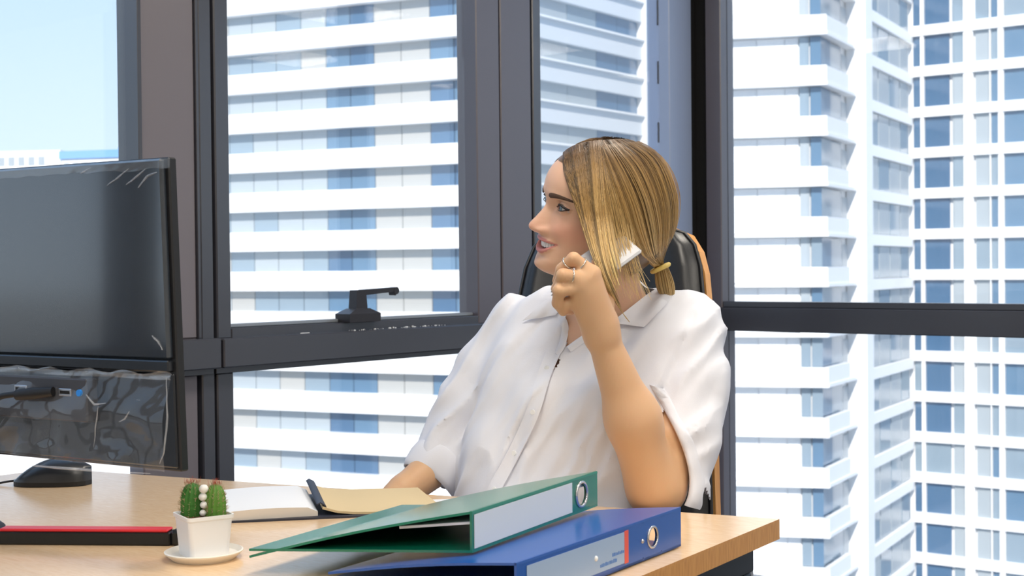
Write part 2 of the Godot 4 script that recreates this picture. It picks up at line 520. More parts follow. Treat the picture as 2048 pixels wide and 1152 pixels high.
func build_room() -> void:
	var o := struct("floor", "grey carpet floor of the office")
	beam("carpet", Vector3(-0.1, -0.2, -0.1), Vector3(6.1, 0, 7.1), M.carpet, o, 0.0)
	o = struct("ceiling", "white office ceiling")
	beam("board", Vector3(-0.1, 2.7, -0.1), Vector3(6.1, 2.9, 7.1), M.ceiling_paint, o, 0.0)
	o = struct("wall_back", "plain light wall behind the viewer")
	beam("plaster", Vector3(-0.1, 0, 7.0), Vector3(6.1, 2.7, 7.2), M.white_wall, o, 0.0)
	o = struct("wall_right", "plain light wall at the inner side of the office")
	beam("plaster", Vector3(6.0, 0, -0.1), Vector3(6.2, 2.7, 7.0), M.white_wall, o, 0.0)
	o = struct("wall_left", "white strip of wall above the left windows")
	beam("header", Vector3(-0.1, 2.45, 0.0), Vector3(0.06, 2.7, 7.0), M.grey_wall, o, 0.0)
	o = struct("wall_front", "white strip of wall above the right windows")
	beam("header", Vector3(-0.1, 2.45, -0.1), Vector3(6.0, 2.7, 0.0), M.grey_wall, o, 0.0)

	var fp: Material = M.frame_paint
	var GX := -0.045                         # plane of the left panes
	var Y0 := 0.06
	var Y1 := 2.45
	var TB := 0.898
	var TT := 0.980
	# window_1: the pane beside the monitor, with the wide flat panel that covers the column
	o = struct("window_1", "tall fixed window in dark frame beside the monitor, with a wide flat column panel")
	beam("column_panel", Vector3(-0.06, TT, 2.150), Vector3(-0.006, Y1, 2.297), M.panel_reflection_tone, o)
	beam("bead", Vector3(-0.07, TT, 2.297), Vector3(0.004, Y1, 2.307), fp, o, 0.001)
	beam("bead", Vector3(-0.06, TT, 2.142), Vector3(0.0, Y1, 2.150), fp, o, 0.001)
	beam("column_panel", Vector3(-0.06, Y0, 2.150), Vector3(-0.006, TB, 2.297), M.panel_reflection_tone, o)
	beam("mullion", Vector3(-0.09, Y0, 2.106), Vector3(0.0, Y1, 2.142), fp, o)
	beam("pane", Vector3(GX - 0.004, TT, 2.307), Vector3(GX + 0.004, Y1, 4.20), M.window_glass, o, 0.0)
	beam("pane", Vector3(GX - 0.004, Y0, 2.307), Vector3(GX + 0.004, TB, 4.20), M.window_glass, o, 0.0)
	beam("transom", Vector3(-0.09, TB + 0.014, 2.118), Vector3(0.04, TT, 4.20), fp, o)
	beam("transom_lip", Vector3(-0.09, TB, 2.118), Vector3(0.012, TB + 0.014, 4.20), fp, o, 0.001)
	beam("mullion", Vector3(-0.09, Y0, 4.20), Vector3(0.0, Y1, 4.30), fp, o)
	# window_2: the casement with the handle
	o = struct("window_2", "dark framed casement window with a black lever handle behind the person")
	beam("gasket", Vector3(-0.08, Y0, 2.100), Vector3(-0.012, Y1, 2.107), M.gasket, o, 0.0)
	beam("sash_stile", Vector3(-0.07, 0.976, 2.060), Vector3(0.004, Y1, 2.101), fp, o)
	beam("sash_stile", Vector3(-0.07, 0.976, 1.083), Vector3(0.004, Y1, 1.184), M.post_warm_reflection, o)
	beam("sash_rail", Vector3(-0.07, 0.976, 1.184), Vector3(0.004, 0.999, 2.060), fp, o, 0.002)
	beam("glazing_bead", Vector3(-0.04, 0.999, 1.184), Vector3(-0.016, 1.008, 2.060), M.bead_sky_glint, o, 0.002)
	beam("pane", Vector3(GX - 0.004, 1.0, 1.184), Vector3(GX + 0.004, Y1, 2.060), M.window_glass, o, 0.0)
	beam("transom", Vector3(-0.09, TB + 0.014, 1.072), Vector3(0.04, TT - 0.002, 2.112), fp, o)
	beam("transom_lip", Vector3(-0.09, TB, 1.072), Vector3(0.012, TB + 0.014, 2.112), fp, o, 0.001)
	beam("lower_stile", Vector3(-0.07, Y0, 2.052), Vector3(0.0, TB, 2.100), fp, o)
	beam("lower_pane", Vector3(GX - 0.004, Y0, 1.16), Vector3(GX + 0.004, TB, 2.052), M.window_glass, o, 0.0)
	beam("lower_stile", Vector3(-0.07, Y0, 1.083), Vector3(0.0, TB, 1.16), fp, o)
	# window_3: the narrow pane beside the corner
	o = struct("window_3", "narrow fixed window in dark frame next to the corner post")
	beam("gasket", Vector3(-0.08, Y0, 1.072), Vector3(-0.012, Y1, 1.083), M.gasket, o, 0.0)
	beam("mullion", Vector3(-0.09, Y0, 0.932), Vector3(0.0, Y1, 1.072), M.post_warm_reflection, o)
	beam("gasket", Vector3(-0.08, Y0, 0.925), Vector3(-0.012, Y1, 0.932), M.gasket, o, 0.0)
	beam("frame_stile", Vector3(-0.07, Y0, 0.886), Vector3(0.002, Y1, 0.925), fp, o)
	beam("pane", Vector3(GX - 0.004, 1.0, 0.173), Vector3(GX + 0.004, Y1, 0.886), M.window_glass, o, 0.0)
	beam("lower_pane", Vector3(GX - 0.004, Y0, 0.173), Vector3(GX + 0.004, TB, 0.886), M.window_glass, o, 0.0)
	beam("transom", Vector3(-0.09, TB, 0.10), Vector3(0.04, TT, 1.072), fp, o)
	beam("bottom_bead", Vector3(-0.07, TT, 0.173), Vector3(0.004, 1.0, 0.886), fp, o, 0.002)
	beam("corner_post", Vector3(-0.09, Y0, 0.030), Vector3(0.0, Y1, 0.173), M.post_bright_reflection, o)
	# window_4: the wide panes of the right wall
	o = struct("window_4", "wide two-part window in dark frame right of the corner post")
	beam("gasket", Vector3(-0.09, Y0, -0.09), Vector3(-0.012, Y1, 0.030), M.gasket, o, 0.0)
	beam("corner_post", Vector3(-0.012, Y0, -0.09), Vector3(0.036, Y1, -0.012), M.gasket, o, 0.002)
	beam("corner_post", Vector3(0.036, Y0, -0.09), Vector3(0.097, Y1, 0.0), M.post_warm_reflection, o)
	beam("pane", Vector3(0.097, 1.008, -0.049), Vector3(1.60, Y1, -0.041), M.window_glass, o, 0.0)
	beam("lower_pane", Vector3(0.097, Y0, -0.049), Vector3(1.60, 0.910, -0.041), M.window_glass, o, 0.0)
	beam("transom", Vector3(0.07, 0.910, -0.09), Vector3(1.60, 0.990, 0.012), fp, o)
	beam("top_bead", Vector3(0.097, 0.990, -0.07), Vector3(1.60, 1.010, -0.004), fp, o, 0.002)
	beam("mullion", Vector3(1.60, Y0, -0.09), Vector3(1.70, Y1, 0.0), fp, o)
	# windows further along, outside the frame, that give the office its daylight
	o = struct("window_5", "wide two-part window in dark frame further along the right wall")
	beam("pane", Vector3(1.70, 1.008, -0.049), Vector3(3.30, Y1, -0.041), M.window_glass, o, 0.0)
	beam("lower_pane", Vector3(1.70, Y0, -0.049), Vector3(3.30, 0.910, -0.041), M.window_glass, o, 0.0)
	beam("transom", Vector3(1.70, 0.910, -0.09), Vector3(3.30, 1.008, 0.012), fp, o)
	beam("mullion", Vector3(3.30, Y0, -0.09), Vector3(3.40, Y1, 0.0), fp, o)
	o = struct("window_6", "fixed window in dark frame behind the viewer on the left wall")
	beam("pane", Vector3(GX - 0.004, TT, 4.30), Vector3(GX + 0.004, Y1, 5.90), M.window_glass, o, 0.0)
	beam("lower_pane", Vector3(GX - 0.004, Y0, 4.30), Vector3(GX + 0.004, TB, 5.90), M.window_glass, o, 0.0)
	beam("transom", Vector3(-0.09, TB, 4.30), Vector3(0.04, TT, 5.90), fp, o)
	o = struct("wall_pier", "plain piers closing the window walls away from the corner")
	beam("pier", Vector3(-0.1, 0, 5.90), Vector3(0.06, 2.45, 7.0), M.white_wall, o, 0.0)
	beam("pier", Vector3(3.40, 0, -0.1), Vector3(6.0, 2.45, 0.0), M.white_wall, o, 0.0)
	o = struct("trim_1", "dark sill rail at the foot of the left windows")
	beam("rail", Vector3(-0.1, 0, -0.1), Vector3(0.02, Y0, 5.90), fp, o)
	o = struct("trim_2", "dark sill rail at the foot of the right windows")
	beam("rail", Vector3(0.02, 0, -0.1), Vector3(3.40, Y0, 0.02), fp, o)

	# the lever handle on the casement's bottom rail: faceted base, square neck, long lever with a hooked end
	var h := thing("window_handle", "black cranked lever handle on the bottom rail of the casement window", "handle", Vector3(0.0, 1.0, 1.62))
	var a0 := at_x(676, 637, 0.004).z
	var a1 := at_x(760, 637, 0.004).z
	var zc := (a0 + a1) * 0.5
	var hw := (a0 - a1) * 0.5 * 0.74
	var b := MB.new()
	b.hexa([Vector3(-0.026, 0.999, zc + hw), Vector3(0.026, 0.999, zc + hw), Vector3(0.026, 0.999, zc - hw), Vector3(-0.026, 0.999, zc - hw),
		Vector3(-0.026, 1.020, zc + hw), Vector3(0.026, 1.020, zc + hw), Vector3(0.026, 1.020, zc - hw), Vector3(-0.026, 1.020, zc - hw)])
	b.hexa([Vector3(-0.026, 1.020, zc + hw), Vector3(0.026, 1.020, zc + hw), Vector3(0.026, 1.020, zc - hw), Vector3(-0.026, 1.020, zc - hw),
		Vector3(-0.018, 1.033, zc + 0.024), Vector3(0.018, 1.033, zc + 0.024), Vector3(0.018, 1.033, zc - 0.024), Vector3(-0.018, 1.033, zc - 0.024)])
	part("base", b, M.handle_metal, h)
	b = MB.new()
	b.hexa([Vector3(-0.014, 1.033, zc + 0.020), Vector3(0.014, 1.033, zc + 0.020), Vector3(0.014, 1.033, zc - 0.020), Vector3(-0.014, 1.033, zc - 0.020),
		Vector3(-0.013, 1.079, zc + 0.016), Vector3(0.013, 1.079, zc + 0.016), Vector3(0.013, 1.079, zc - 0.016), Vector3(-0.013, 1.079, zc - 0.016)])
	part("neck", b, M.handle_metal, h)
	b = MB.new()
	b.hexa([Vector3(-0.012, 1.066, zc - 0.014), Vector3(0.012, 1.066, zc - 0.014), Vector3(0.010, 1.073, zc - 0.128), Vector3(-0.010, 1.073, zc - 0.128),
		Vector3(-0.012, 1.080, zc - 0.014), Vector3(0.012, 1.080, zc - 0.014), Vector3(0.010, 1.084, zc - 0.128), Vector3(-0.010, 1.084, zc - 0.128)])
	b.tube(PackedVector3Array([Vector3(-0.011, 1.0755, zc - 0.13), Vector3(0.011, 1.0755, zc - 0.13)]), PackedFloat32Array([0.0095]), 14)
	b.hexa([Vector3(-0.009, 1.0635, zc - 0.122), Vector3(0.009, 1.0635, zc - 0.122), Vector3(0.009, 1.0625, zc - 0.128), Vector3(-0.009, 1.0625, zc - 0.128),
		Vector3(-0.010, 1.076, zc - 0.120), Vector3(0.010, 1.076, zc - 0.120), Vector3(0.010, 1.076, zc - 0.138), Vector3(-0.010, 1.076, zc - 0.138)])
	part("lever", b, M.handle_metal, h)
	# worn sealant left on the ledge
	var rng := RandomNumberGenerator.new()
	rng.seed = 5
	b = MB.new()
	for k in 60:
		var px := 706.0 + 195.0 * k / 60.0 + rng.randf_range(-2, 2)
		var p := at_x(px, 655.0, 0.030)
		var r := rng.randf_range(0.0006, 0.0024) * (1.0 if rng.randf() < 0.7 else 0.4)
		b.ball(Vector3(rng.randf_range(0.006, 0.036), TT - 0.001 + r * 0.4, p.z), Vector3(r * 1.4, r, r * 1.8), 6)
	for k in 9:
		b.ball(Vector3(0.03, TT, at_x(602.0 + k * 2.0, 668, 0.03).z), Vector3(0.002, 0.0012, 0.002), 6)
	var tr := thing("sealant_crumbs", "crumbs of old white sealant along the dark window ledge", "debris", Vector3(0.03, TT, 1.6))
	tr.set_meta("kind", "stuff")
	part("crumbs", b, M.pot_white, tr)

var unit_box: ArrayMesh

func plan_hit(px: float, a: Vector3, dir: Vector3) -> float:      # where the direction of that pixel column meets the line a + s * dir, in plan
	var r := at_d(px, 537, 1.0) - CAM
	var den := r.x * dir.z - r.z * dir.x
	var w := a - CAM
	return (r.z * w.x - r.x * w.z) / den

func slab(called: String, parent: Node3D, a: Vector3, dir: Vector3, out: Vector3, s0: float, s1: float, y0: float, y1: float, z0: float, z1: float, m: Material) -> void:
	var b := Basis(dir * (s1 - s0), Vector3.UP * (y1 - y0), out * (z1 - z0))
	piece(called, unit_box, m, parent, Transform3D(b, Vector3(a.x, 0, a.z) + dir * ((s0 + s1) * 0.5) + Vector3.UP * ((y0 + y1) * 0.5) + out * ((z0 + z1) * 0.5)))

func plan_point(px: float, d: float) -> Vector3:
	var p := at_d(px, 537, d)
	return Vector3(p.x, 0, p.z)

func build_city() -> void:
	var ub := MB.new()
	ub.box(Vector3(-0.5, -0.5, -0.5), Vector3(0.5, 0.5, 0.5))
	unit_box = ub.mesh()
	var rng := RandomNumberGenerator.new()
	rng.seed = 77
	var EYE := CAM.y
	var GROUND := -46.0

	var street := struct("ground", "grey street far below the office")
	beam("asphalt", Vector3(-420, GROUND - 1.0, -420), Vector3(300, GROUND, 200), M.street, street, 0.0)

	# --- the office tower with white bands, behind the casement window
	var A := plan_point(372, 116.0)
	var C := plan_point(1030, 103.5)
	var E := plan_point(1287, 118.5)
	var dir := (C - A).normalized()
	var out := dir.cross(Vector3.UP)
	if out.dot(CAM - A) < 0.0: out = -out
	var L := (C - A).length()
	var t := thing("office_tower", "white office tower with long horizontal bands and strips of blue windows", "building", Vector3(A.x, GROUND, A.z))
	var dir2 := (E - C).normalized()
	var out2 := dir2.cross(Vector3.UP)
	if out2.dot(CAM - C) < 0.0: out2 = -out2
	var L2 := (E - C).length()
	var core := MB.new()
	var q := [A - out * 0.9, C - out * 0.9 - out2 * 0.9, E - out2 * 0.9, E - out * 18.0, A - out * 30.0]
	for k in 5:
		var p0: Vector3 = q[k]
		var p1: Vector3 = q[(k + 1) % 5]
		core.quad(p0 + Vector3.UP * GROUND, p1 + Vector3.UP * GROUND, p1 + Vector3.UP * 31.0, p0 + Vector3.UP * 31.0)
	core.face(q[0] + Vector3.UP * 31.0, q[1] + Vector3.UP * 31.0, q[2] + Vector3.UP * 31.0)
	core.face(q[0] + Vector3.UP * 31.0, q[2] + Vector3.UP * 31.0, q[3] + Vector3.UP * 31.0)
	core.face(q[0] + Vector3.UP * 31.0, q[3] + Vector3.UP * 31.0, q[4] + Vector3.UP * 31.0)
	part("wall", core, M.tower_grey, t)
	var bays := [372.0, 455.0, 502.0, 550.0, 600.0, 650.0, 698.0, 746.0, 800.0, 858.0, 906.0, 954.0, 1030.0]
	var bs := []
	for px in bays: bs.append(plan_hit(px, A, dir))
	var bays2 := [1030.0, 1088.0, 1145.0, 1203.0, 1244.0, 1284.0]
	var bs2 := []
	for px in bays2: bs2.append(plan_hit(px, C, dir2))
	for k in range(-2, 14):
		var top := EYE + 19.72 - 3.3 * k
		var bot := top - 1.60
		slab("band", t, A, dir, out, -0.2, L + 0.2, bot, top, -0.9, 0.35, M.tower_white)
		slab("band", t, C, dir2, out2, 0.0, L2, bot, top, -0.9, 0.1, M.tower_grey)  # side bands greyer: the shade on this face is put into the colour
		slab("ledge", t, C, dir2, out2, 0.0, L2, top, top + 0.16, -0.9, 0.4, M.tower_white)
		for b in bs.size() - 1:
			var m: Material = M.pane_pale
			var u := rng.randf()
			if b in [5, 6, 9, 10]: m = M.pane_blue if u < 0.6 else M.pane_deep
			elif b in [7, 8]: m = M.pane_beige if u < 0.75 or k < 5 else M.pane_mist
			else: m = M.pane_pale if u < 0.45 else (M.pane_mist if u < 0.8 else M.pane_beige)
			slab("window", t, A, dir, out, bs[b] + 0.03, bs[b + 1] - 0.03, top - 3.3 + 0.0, bot, -0.9, -0.55, m)
		for b in bs2.size() - 1:
			var m2: Material = M.pane_deep if b >= 3 else (M.pane_pale if rng.randf() < 0.7 else M.pane_mist)
			slab("window", t, C, dir2, out2, bs2[b] + 0.03, bs2[b + 1] - 0.03, top - 3.3 + 0.16, bot, -0.9, -0.35, m2)
	slab("corner_pier", t, C, dir2, out2, L2 - 0.1, L2 + 0.55, GROUND, 31.0, -0.9, 0.45, M.tower_white)
	slab("parapet", t, A, dir, out, -0.2, L + 0.2, 31.0, 32.2, -1.0, 0.4, M.tower_white)

	# --- the apartment tower: white front, corner balconies, a deep recess and a second wing
	var P1 := plan_point(1646, 86.0)                       # front corner
	var d1 := (plan_point(1646, 86.0) - plan_point(1280, 88.6)).normalized()
	var W1 := -plan_hit(1303, P1, d1)                      # length of the front seen up to the neighbouring tower
	var P0 := P1 - d1 * W1
	var o1 := d1.cross(Vector3.UP)
	if o1.dot(CAM - P1) < 0.0: o1 = -o1
	var P2 := plan_point(1826, 107.0)                      # inner corner of the recess
	var d2 := (P2 - P1).normalized()
	var o2 := d2.cross(Vector3.UP)
	if o2.dot(CAM - P1) < 0.0: o2 = -o2
	var L12 := (P2 - P1).length()
	var P3 := plan_point(2200, 99.0)
	var d3 := (P3 - P2).normalized()
	var o3 := d3.cross(Vector3.UP)
	if o3.dot(CAM - P2) < 0.0: o3 = -o3
	t = thing("apartment_tower", "white apartment tower with corner balconies and a second wing of blue windows", "building", Vector3(P1.x, GROUND, P1.z))
	var sw := [P0 - d1 * 0.0, P1 - d1 * 0.3, P2 - o3 * 0.3, P3, P3 - o3 * 25.0, P0 - o1 * 30.0]
	core = MB.new()
	var ring := [P0 - o1 * 0.35, P1 - o1 * 0.35 - o2 * 0.35, P2 - o2 * 0.35 - o3 * 0.35, P3 - o3 * 0.35, P3 - o3 * 22.0, P0 - o1 * 34.0]
	for k in 6:
		var p0: Vector3 = ring[k]
		var p1: Vector3 = ring[(k + 1) % 6]
		core.quad(p0 + Vector3.UP * GROUND, p1 + Vector3.UP * GROUND, p1 + Vector3.UP * 29.0, p0 + Vector3.UP * 29.0)
	part("wall", core, M.tower_white, t)
	var fs := []
	for px in [1446.0, 1516.0, 1572.0, 1600.0, 1622.0, 1645.0]: fs.append(plan_hit(px, P1, d1))
	var ss := []
	for px in [1648.0, 1668.0, 1690.0, 1704.0, 1718.0]: ss.append(plan_hit(px, P1, d2))
	var rs := []
	for px in [1722.0, 1742.0, 1763.0, 1785.0, 1806.0, 1824.0]: rs.append(plan_hit(px, P1, d2))
	for k in range(-9, 7):
		var y := EYE + 1.96 + 3.2 * k                      # level of the thin white slab edge
		slab("floor_slab", t, P1, d1, o1, -W1, 0.35, y - 0.12, y + 0.10, -0.35, 0.38, M.tower_white)
		slab("floor_slab", t, P1, d2, o2, -0.35, ss[4], y - 0.12, y + 0.10, -0.35, 0.38, M.tower_white)
		slab("wall_panel", t, P1, d1, o1, -W1 + 0.1, fs[0] - 0.03, y + 0.16, y + 3.02, -0.35, -0.30, M.tower_panel)
		slab("wall_panel", t, P1, d1, o1, fs[0], fs[1] - 0.03, y + 0.16, y + 3.02, -0.35, -0.30, M.tower_panel)
		slab("wall_panel", t, P1, d1, o1, fs[1], fs[2] - 0.03, y + 0.16, y + 3.02, -0.35, -0.30, M.tower_white)
		slab("wall_panel", t, P1, d1, o1, fs[2], fs[3] - 0.03, y + 0.16, y + 3.02, -0.35, -0.30, M.tower_panel)
		# corner room: glass above a white balustrade, on both faces
		slab("balustrade", t, P1, d1, o1, fs[3], 0.30, y + 0.1, y + 1.15, 0.0, 0.32, M.tower_white)
		slab("balustrade", t, P1, d2, o2, -0.30, ss[2], y + 0.1, y + 1.15, 0.0, 0.32, M.tower_white)
		slab("window", t, P1, d1, o1, fs[3] + 0.04, fs[4] - 0.04, y + 1.15, y + 3.04, -0.35, -0.2, M.pane_mist if rng.randf() < 0.6 else M.pane_pale)
		slab("window", t, P1, d1, o1, fs[4] + 0.02, fs[5] - 0.02, y + 1.15, y + 3.04, -0.35, -0.15, M.pane_blue if rng.randf() < 0.6 else M.pane_mist)
		slab("window", t, P1, d2, o2, ss[0], ss[1] - 0.08, y + 1.15, y + 3.04, -0.35, -0.15, M.pane_blue if rng.randf() < 0.7 else M.pane_mist)
		slab("window", t, P1, d2, o2, ss[1] + 0.08, ss[2] - 0.05, y + 0.7, y + 3.0, -0.35, -0.2, M.pane_mist)
		slab("window", t, P1, d2, o2, ss[2] + 0.2, ss[3] - 0.2, y + 0.5, y + 2.6, -0.35, -0.25, M.pane_pale)
		# recess wall
		slab("spandrel", t, P1, d2, o2, rs[0], L12, y - 0.55, y + 0.25, -0.35, 0.05, M.tower_white)
		for b in rs.size() - 1:
			slab("window", t, P1, d2, o2, rs[b] + 0.12, rs[b + 1] - 0.12, y + 0.3, y + 2.6, -0.35, -0.18, M.pane_pale if (b + k) % 3 != 0 else M.pane_mist)
		# second wing
		var yb := EYE + 15.2 - 3.2 * 4 + 3.2 * k
		slab("spandrel", t, P2, d3, o3, 0.0, (P3 - P2).length(), yb - 0.40, yb + 0.40, -0.35, 0.18, M.tower_white)
	slab("column_fin", t, P1, d2, o2, ss[3], ss[4], GROUND, 29.5, -0.35, 1.0, M.tower_white)
	var ws := []
	for px in [1827.0, 1843.0, 1850.0, 1900.0, 1905.0, 1928.0, 1929.0, 1948.0, 1951.0, 1981.0, 1983.0, 1998.0, 2009.0, 2056.0, 2064.0, 2110.0, 2120.0, 2190.0]:
		ws.append(plan_hit(px, P2, d3))
	for k in range(-9, 7):
		var yb := EYE + 15.2 - 3.2 * 4 + 3.2 * k
		var kinds := [M.pane_deep, M.pane_deep, M.pane_pale, null, M.pane_pale, M.pane_blue, M.pane_blue, M.pane_mist, M.pane_blue]
		for b in 9:
			if kinds[b] == null: continue
			var m: Material = kinds[b]
			if rng.randf() < 0.2: m = M.pane_mist
			slab("window", t, P2, d3, o3, ws[b * 2] + 0.03, ws[b * 2 + 1] - 0.03, yb + 0.40, yb + 2.78, -0.35, -0.15, m)
	for b in [1, 3, 5, 6]:
		slab("pier", t, P2, d3, o3, ws[b * 2 - 1] if b != 3 else ws[6], ws[b * 2] if b != 3 else ws[7], GROUND, 29.0, -0.35, 0.10, M.tower_white)
	slab("parapet", t, P1, d1, o1, -W1, 0.4, 29.0, 30.0, -0.5, 0.4, M.tower_white)

	# --- low buildings on the horizon beyond the left window
	t = thing("distant_block", "pale distant block with a long blue roof on the skyline beyond the monitor", "building", Vector3(-150, GROUND, 20))
	var H0 := plan_point(126, 190.0)
	var H1 := plan_point(330, 186.0)
	var hd := (H1 - H0).normalized()
	var ho := -FH
	var ytop := EYE + (545.0 - 303.0) / FOCAL * 188.0
	slab("wall", t, H0, hd, ho, 0.0, (H1 - H0).length(), GROUND, ytop - 0.9, -20.0, 0.0, M.tower_panel)
	slab("roof", t, H0, hd, ho, -0.3, (H1 - H0).length(), ytop - 0.9, ytop + 0.2, -20.0, 0.3, M.roof_blue)
	slab("roof_hut", t, H0, hd, ho, 7.6, 10.2, ytop + 0.2, ytop + 0.9, -9.0, -4.0, M.roof_blue)
	for b in 10:
		slab("window", t, H0, hd, ho, 0.4 + b * 1.4, 1.3 + b * 1.4, ytop - 2.6, ytop - 1.4, -0.2, 0.06, M.pane_pale)
	t = thing("distant_terrace", "long white distant building with small windows on the skyline beyond the monitor", "building", Vector3(-170, GROUND, 40))
	H0 = plan_point(-260, 205.0)
	H1 = plan_point(124, 200.0)
	hd = (H1 - H0).normalized()
	ytop = EYE + (547.0 - 304.0) / FOCAL * 202.0
	slab("wall", t, H0, hd, ho, 0.0, (H1 - H0).length(), GROUND, ytop, -20.0, 0.0, M.tower_white)
	for b in 18:
		for r in 4:
			slab("window", t, H0, hd, ho, 0.5 + b * 1.6, 1.5 + b * 1.6, ytop - 2.2 - r * 3.2, ytop - 0.9 - r * 3.2, -0.2, 0.06, M.pane_pale)

const DESK_Y := 0.75

func flat(a: Vector3) -> Vector2:
	return Vector2(a.x, a.z)

func build_desk() -> void:
	var br := at_y(1559, 1038, DESK_Y)
	var bl := at_y(104, 937, DESK_Y)
	var rd := (at_y(1400, 1103.5, DESK_Y) - br).normalized()
	var fr := br + rd * 0.98
	var fl := bl + Vector3(-0.01, 0, 0.93)
	var t := thing("office_desk", "beech laminate office desk on a black steel frame", "desk", Vector3(0.8, 0, 2.9))
	var top := MB.new()
	var TH := 0.030
	var q := [fl, fr, br, bl]
	var lo := []
	var hi := []
	for p in q:
		lo.append(p + Vector3.DOWN * TH); hi.append(p)
	top.quad(hi[0], hi[1], hi[2], hi[3])
	top.quad(lo[3], lo[2], lo[1], lo[0])
	part("desktop", top, M.beech, t)
	var ed := MB.new()
	for k in 4:
		var j := (k + 1) % 4
		ed.quad(lo[k], lo[j], hi[j], hi[k])
	part("edge_band", ed, M.beech_edge, t, "darker beech edge banding")
	# end frames: two square legs and a top rail each, joined by a rear beam and a dark modesty panel
	var y1 := DESK_Y - TH
	for e in 2:
		var b0: Vector3 = br if e == 0 else bl
		var b1: Vector3 = fr if e == 0 else fl
		var dv := (b1 - b0).normalized()
		var inw := (Vector3(-1, 0, 0.25) if e == 0 else Vector3(1, 0, -0.1)).normalized()
		var sq := func(p: Vector3, ya: float, yb: float, called: String) -> MeshInstance3D:
			var m := MB.new()
			var bs := Basis(inw, Vector3.UP, inw.cross(Vector3.UP))
			m.box(Vector3(-0.025, ya, -0.025), Vector3(0.025, yb, 0.025), 0.003, Transform3D(bs, Vector3(p.x, 0, p.z)))
			return part(called, m, M.black_steel, t)
		var pa := b0 + dv * 0.06 + inw * 0.05
		var pb := b1 - dv * 0.10 + inw * 0.05
		var legs := [sq.call(pa, 0.02, y1 - 0.045, "leg"), sq.call(pb, 0.02, y1 - 0.045, "leg")]
		var rl := MB.new()
		var bz := Basis(inw, Vector3.UP, inw.cross(Vector3.UP))
		rl.box(Vector3(-0.025, y1 - 0.045, 0), Vector3(0.025, y1, 1), 0.003, Transform3D(Basis(inw, Vector3.UP, dv * ((pb - pa).length() + 0.05)), Vector3(pa.x, 0, pa.z) - dv * 0.025))
		part("rail", rl, M.black_steel, t)
		for g in 2:
			var p: Vector3 = [pa, pb][g]
			var ft := MB.new()
			ft.lathe(PackedVector2Array([Vector2(0, 0), Vector2(0.022, 0), Vector2(0.022, 0.012), Vector2(0.01, 0.014), Vector2(0.01, 0.022)]), 14, Transform3D(Basis(), Vector3(p.x, 0, p.z)))
			part("foot", ft, M.black_plastic, legs[g])
	var bd := (bl - br).normalized()
	var mp := MB.new()
	var nb := bd.cross(Vector3.UP)
	mp.box(Vector3(0, 0.30, -0.009), Vector3((bl - br).length() - 0.16, y1 - 0.002, 0.009), 0.002, Transform3D(Basis(bd, Vector3.UP, nb), Vector3(br.x, 0, br.z) + bd * 0.08 + rd * 0.32))
	part("modesty_panel", mp, M.black_steel, t)

